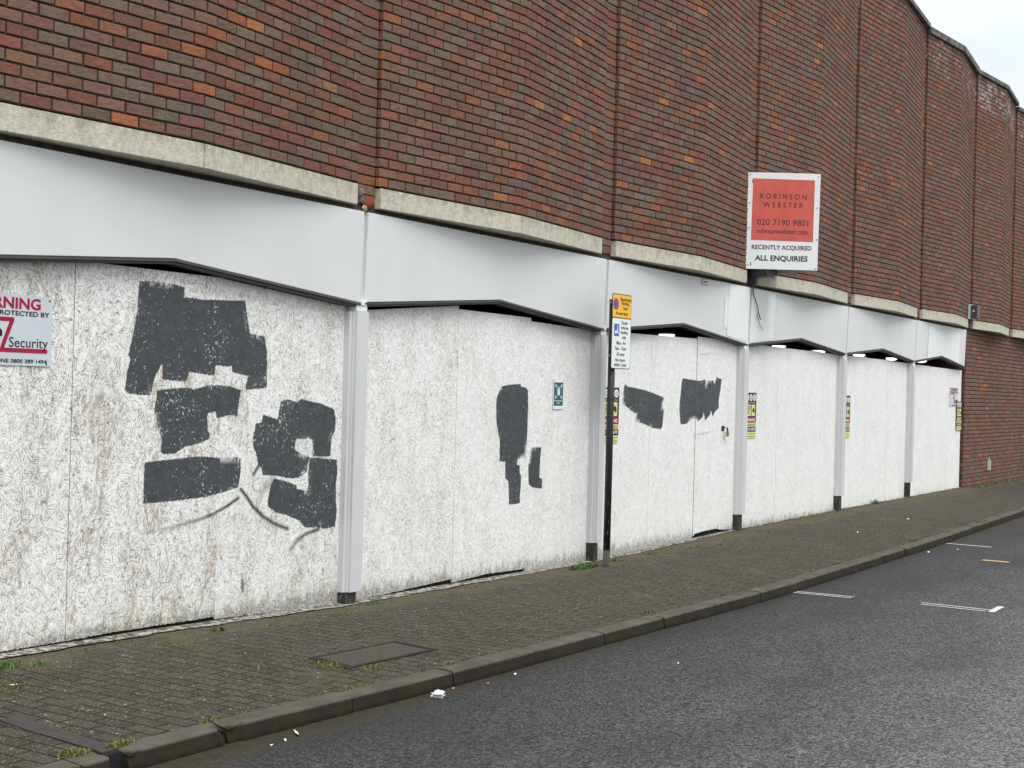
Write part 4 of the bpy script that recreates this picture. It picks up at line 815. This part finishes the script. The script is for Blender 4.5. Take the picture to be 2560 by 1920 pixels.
# ------------------------------------------------------------------ covers let into the pavement
c_ = thing('access_cover', 'rectangular pavement access cover with ribbed iron frame', 'access cover', (-1.64, -1.43, 0))
q4 = [Vector(v) for v in ((-1.992, -1.225, 0), (-1.205, -1.285, 0), (-1.275, -1.640, 0), (-2.066, -1.587, 0))]
ce = sum(q4, Vector((0, 0, 0)))/4
b = MB()
for s0, s1, z_ in ((1.02, .975, .007), (.955, .935, .007), (.915, .895, .007)):
    for i in range(4):
        A, Cc = q4[i], q4[(i+1) % 4]; P = [ce+(A-ce)*s0, ce+(Cc-ce)*s0, ce+(Cc-ce)*s1, ce+(A-ce)*s1]
        b.hexa([(v.x, v.y, -.01) for v in P]+[(v.x, v.y, z_) for v in P])
b.build('frame', 'iron', c_, fix=True)
b = MB(); P = [ce+(v-ce)*.88 for v in q4]; b.hexa([(v.x, v.y, -.01) for v in P]+[(v.x, v.y, .004) for v in P]); b.build('infill', 'infill', c_, fix=True)
b = MB(); P = [ce+(v-ce)*1.03 for v in q4]; b.hexa([(v.x, v.y, -.02) for v in P]+[(v.x, v.y, .001) for v in P]); b.build('pit_edge', 'inside', c_, fix=True)
c_ = thing('drain_channel', 'dark drainage channel cover crossing the pavement to a gap in the kerb', 'drain cover', (-4.12, -1.2, 0))
Lf = [(-4.00, .0), (-4.08, -.8), (-4.125, -1.13), (-4.160, -1.449), (-4.211, -1.915)]; Rf = [(-3.90, .0), (-3.965, -.8), (-4.000, -1.118), (-4.042, -1.305+-.1), (-4.116, -1.910)]
b = MB()
for i in range(4):
    b.hexa([(*Lf[i+1], -.02), (*Rf[i+1], -.02), (*Rf[i], -.02), (*Lf[i], -.02), (*Lf[i+1], .005), (*Rf[i+1], .003), (*Rf[i], .004+gz(-4, Rf[i][1])), (*Lf[i], .005+gz(-4, Lf[i][1]))])
b.build('cover_strip', 'channel', c_, fix=True)
b = MB(); b.box(-4.213, -4.107, -1.925, -1.80, -.14, -.012); b.build('outlet', 'inside', c_, fix=True)

# ------------------------------------------------------------------ weeds, moss and litter
GREEN = [(.05, .115, .016), (.075, .155, .022), (.10, .19, .035), (.032, .075, .014)]
MOSS = [(.13, .14, .025), (.18, .17, .035), (.09, .12, .02), (.20, .16, .05)]
def tuft(b, tint, x, y, z, n, rx, ry, hgt, cols, wd=.008):
    for _ in range(n):
        a = rnd.uniform(0, 6.283); r = math.sqrt(rnd.random()); px, py = x+rx*r*math.cos(a), y+ry*r*math.sin(a); zz = z+(0 if z != 0 else 0)
        h = hgt*rnd.uniform(.3, 1)*(1.1-.5*r); d = rnd.uniform(0, 6.283); ln = h*rnd.uniform(.3, 1.1); w_ = wd*rnd.uniform(.6, 1.3)
        dx, dy = math.cos(d), math.sin(d); sx, sy = -dy*w_/2, dx*w_/2
        n0 = len(b.v)
        b.v += [(px-sx*.5, py-sy*.5, zz-.003), (px+sx*.5, py+sy*.5, zz-.003), (px+dx*ln*.5+sx, py+dy*ln*.5+sy, zz+h*.75), (px+dx*ln*.5-sx, py+dy*ln*.5-sy, zz+h*.75), (px+dx*ln, py+dy*ln, zz+h*rnd.uniform(.6, 1))]
        b.f += [(n0, n0+1, n0+2, n0+3), (n0+3, n0+2, n0+4)]; b.mi += [0, 0]; c = rnd.choice(cols); k = rnd.uniform(.7, 1.3); tint += [(c[0]*k, c[1]*k, c[2]*k, 1)]*5
W_ = 'weeds growing in the pavement joints'
for lab, x, y, n, rx, ry, h, mossy in [
    ('lush green weed clump at the foot of the pillar beside the sign post', 3.32, -.17, 420, .25, .08, .06, 0),
    ('smaller weed sprig on the wall side just right of the sign post', 4.05, -.14, 80, .14, .06, .035, 0),
    ('thin weed sprig along the wall below the door bay', 4.85, -.15, 50, .14, .05, .03, 0),
    ('bright green weed clump at the bottom left edge of the view', -3.36, -.20, 150, .10, .07, .05, 0),
    ('dark scraggly weed beside the bright clump at the left edge', -3.19, -.28, 45, .08, .05, .03, 0),
    ('small green weed in front of the leftmost hoarding', -1.66, -.19, 80, .07, .05, .035, 0),
    ('small green weed at the foot of the nearest pillar', .09, -.12, 60, .09, .04, .03, 0),
    ('mossy weed strip along the near edge of the access cover', -2.08, -1.46, 200, .07, .16, .022, 1),
    ('mossy weed patch at the corner of the access cover', -1.98, -1.66, 90, .10, .04, .020, 1),
    ('weed clump on the kerb above the drain outlet', -4.06, -1.87, 110, .09, .03, .035, 1),
    ('weed clump on the pavement side of the drain channel', -4.29, -1.82, 110, .08, .06, .03, 1),
    ('weed tuft behind the damaged kerb joint', -3.50, -1.86, 70, .09, .02, .025, 1),
    ('weed tuft behind the kerb nearest the access cover', -2.52, -1.925, 60, .07, .02, .022, 1),
    ('mossy tuft behind the kerb right of the access cover', -1.60, -1.97, 60, .08, .025, .02, 1),
    ('weed tuft on the kerb line in the middle of the street', .95, -2.0, 50, .10, .025, .03, 0),
    ('weed tuft on the kerb line level with the first road mark', 4.95, -2.08, 50, .14, .03, .03, 0),
    ('weed tuft on the kerb line before the far road mark', 7.85, -2.02, 50, .14, .03, .035, 0),
    ('farthest weed tuft spilling over the kerb', 11.2, -1.98, 90, .3, .05, .04, 1),
    ('small weed growing against the far hoarding foot', 12.95, .02, 60, .12, .04, .09, 0),
    ('mossy ground patch at the left edge of the view', -3.66, -.56, 160, .15, .12, .015, 1)]:
    b = MB(); tint = []; z = gz(x, y); tuft(b, tint, x, y, z, n, rx, ry, h, MOSS if mossy else GREEN)
    tag(b.build('weed', 'leaf', loc=(x, y, z), attrs={'tint': ('FLOAT_COLOR', tint)}), lab, 'weed', W_)
b = MB(); tint = []
for _ in range(420):
    x = rnd.uniform(-4.5, 17); f = rnd.random(); y = -.05-rnd.random()**2*.35 if f < .45 else (ky(x)+.14+rnd.uniform(-.01, .02) if f < .8 else rnd.uniform(-1.9, -.2))
    tuft(b, tint, x, y, gz(x, y), rnd.randint(6, 22), rnd.uniform(.02, .10), .012, .010, MOSS, .007)
for _ in range(60):
    x = 18.5+rnd.random()*8; tuft(b, tint, x, -.03-rnd.random()*.15, gz(x, 0), 24, .2, .03, .06, [(.12, .13, .05), (.2, .17, .09), (.09, .11, .03)], .012)
o = b.build('moss', 'leaf', attrs={'tint': ('FLOAT_COLOR', tint)}); tag(o, 'patchy yellow green moss in the pavement joints', 'moss'); o['kind'] = 'stuff'
def scrap(name, lab, cat, x, y, z, L_, W2, mat, rot=0, curl=.004, grp=None, n=5):
    b = MB(); cr, sr = math.cos(rot), math.sin(rot); top = []; bot = []
    for i in range(n+1):
        u_ = (i/n-.5)*L_; wv = W2/2*(1-.6*abs(2*i/n-1)**2)*rnd.uniform(.75, 1.15); zz = z+.003+curl*math.sin(i*1.9+L_*50)**2
        top.append(((x+u_*cr-wv*sr, y+u_*sr+wv*cr, zz+rnd.uniform(0, curl))), ); bot.append((x+u_*cr+wv*sr, y+u_*sr-wv*cr, zz))
    for i in range(n): b.quad(bot[i], bot[i+1], top[i+1], top[i]); 
    m2 = len(b.v)
    for i in range(n): b.quad(*[(v[0], v[1], v[2]-.0015) for v in (top[i], top[i+1], bot[i+1], bot[i])])
    tag(b.build(name, mat, loc=(x, y, z)), lab, cat, grp)
# crumpled tissue
bm = bmesh.new(); bmesh.ops.create_icosphere(bm, subdivisions=3, radius=.034)
for v in bm.verts:
    k = 1+.55*math.sin(v.co.x*140+v.co.y*90)*math.cos(v.co.z*120+v.co.x*60)+rnd.uniform(-.12, .12); v.co = Vector((v.co.x*k*1.05, v.co.y*k*.9, v.co.z*k*.55+.017))
me = bpy.data.meshes.new('crumpled_paper'); bm.to_mesh(me); bm.free(); me.materials.append(MAT['paper']); o = bpy.data.objects.new('crumpled_paper', me); COL.objects.link(o); o.location = (-2.04, -2.19, -.088)
tag(o, 'crumpled white tissue lying in the gutter', 'paper')
LG = 'scraps of litter'
scrap('paper_scrap', 'long white paper sliver in the gutter near the bottom', 'paper', -3.16, -2.12, -.09, .10, .016, 'paper', .9, .01, LG)
scrap('paper_scrap', 'curled white scrap just below the long paper sliver', 'paper', -3.29, -2.16, -.09, .05, .012, 'paper', .7, .006, LG)
scrap('paper_scrap', 'tiny white scrap lowest in the gutter beside the kerb', 'paper', -3.40, -2.17, -.09, .025, .01, 'paper', .2, .004, LG)
scrap('paper_scrap', 'small white scrap on the road centre below the access cover', 'paper', -.28, -2.83, -.09, .03, .012, 'paper', .2, .005, LG)
scrap('paper_scrap', 'small white scrap on the road above the crumpled tissue', 'paper', -1.24, -2.20, -.09, .03, .015, 'paper', .1, .005, LG)
scrap('paper_scrap', 'white scrap in the gutter before the far road mark', 'paper', 7.6, -2.26, -.09, .09, .03, 'paper', .1, .006, LG)
scrap('paper_scrap', 'white scrap on the road beside the far road mark', 'paper', 8.15, -2.45, -.09, .09, .03, 'paper', .4, .006, LG)
scrap('paper_scrap', 'pale scrap on the pavement before the plain hoarding just past the door', 'paper', 8.40, -1.184, 0, .12, .02, 'paper', .3, .004, LG)
scrap('paper_scrap', 'pale scrap on the pavement before the hoarding with two bright soffit lights', 'paper', 10.83, -1.1, 0, .14, .025, 'paper', .1, .004, LG)
scrap('paper_scrap', 'white scrap at the pavement left edge near the mossy patch', 'paper', -3.61, -.59, .02, .04, .012, 'paper', -.4, .005, LG)
scrap('plastic_scrap', 'flat grey plastic sliver on the pavement before the leftmost hoarding', 'plastic', -2.61, -.94, 0, .13, .018, 'grey', .45, .004, LG)
scrap('wood_chip', 'tan wood chip on the pavement near the left edge', 'wood chip', -3.87, -1.08, 0, .04, .010, 'chip', .2, .003, LG)
scrap('wood_chip', 'tan wood chip on the pavement left of the kerb joint', 'wood chip', -3.72, -1.39, 0, .045, .010, 'chip', .75, .003, LG)
scrap('wood_chip', 'tan wood chip in the gutter right of the tissue', 'wood chip', -1.80, -2.13, -.09, .05, .012, 'chip', .4, .003, LG)
scrap('wood_chip', 'tan wood chip on the road right of the tissue', 'wood chip', -1.56, -2.21, -.09, .03, .012, 'chip', .1, .003, LG)
scrap('dead_leaf', 'curled orange leaf at the foot of the leftmost hoarding', 'leaf', -1.217, -.01, .02, .04, .03, 'deadleaf', .3, .02, LG)
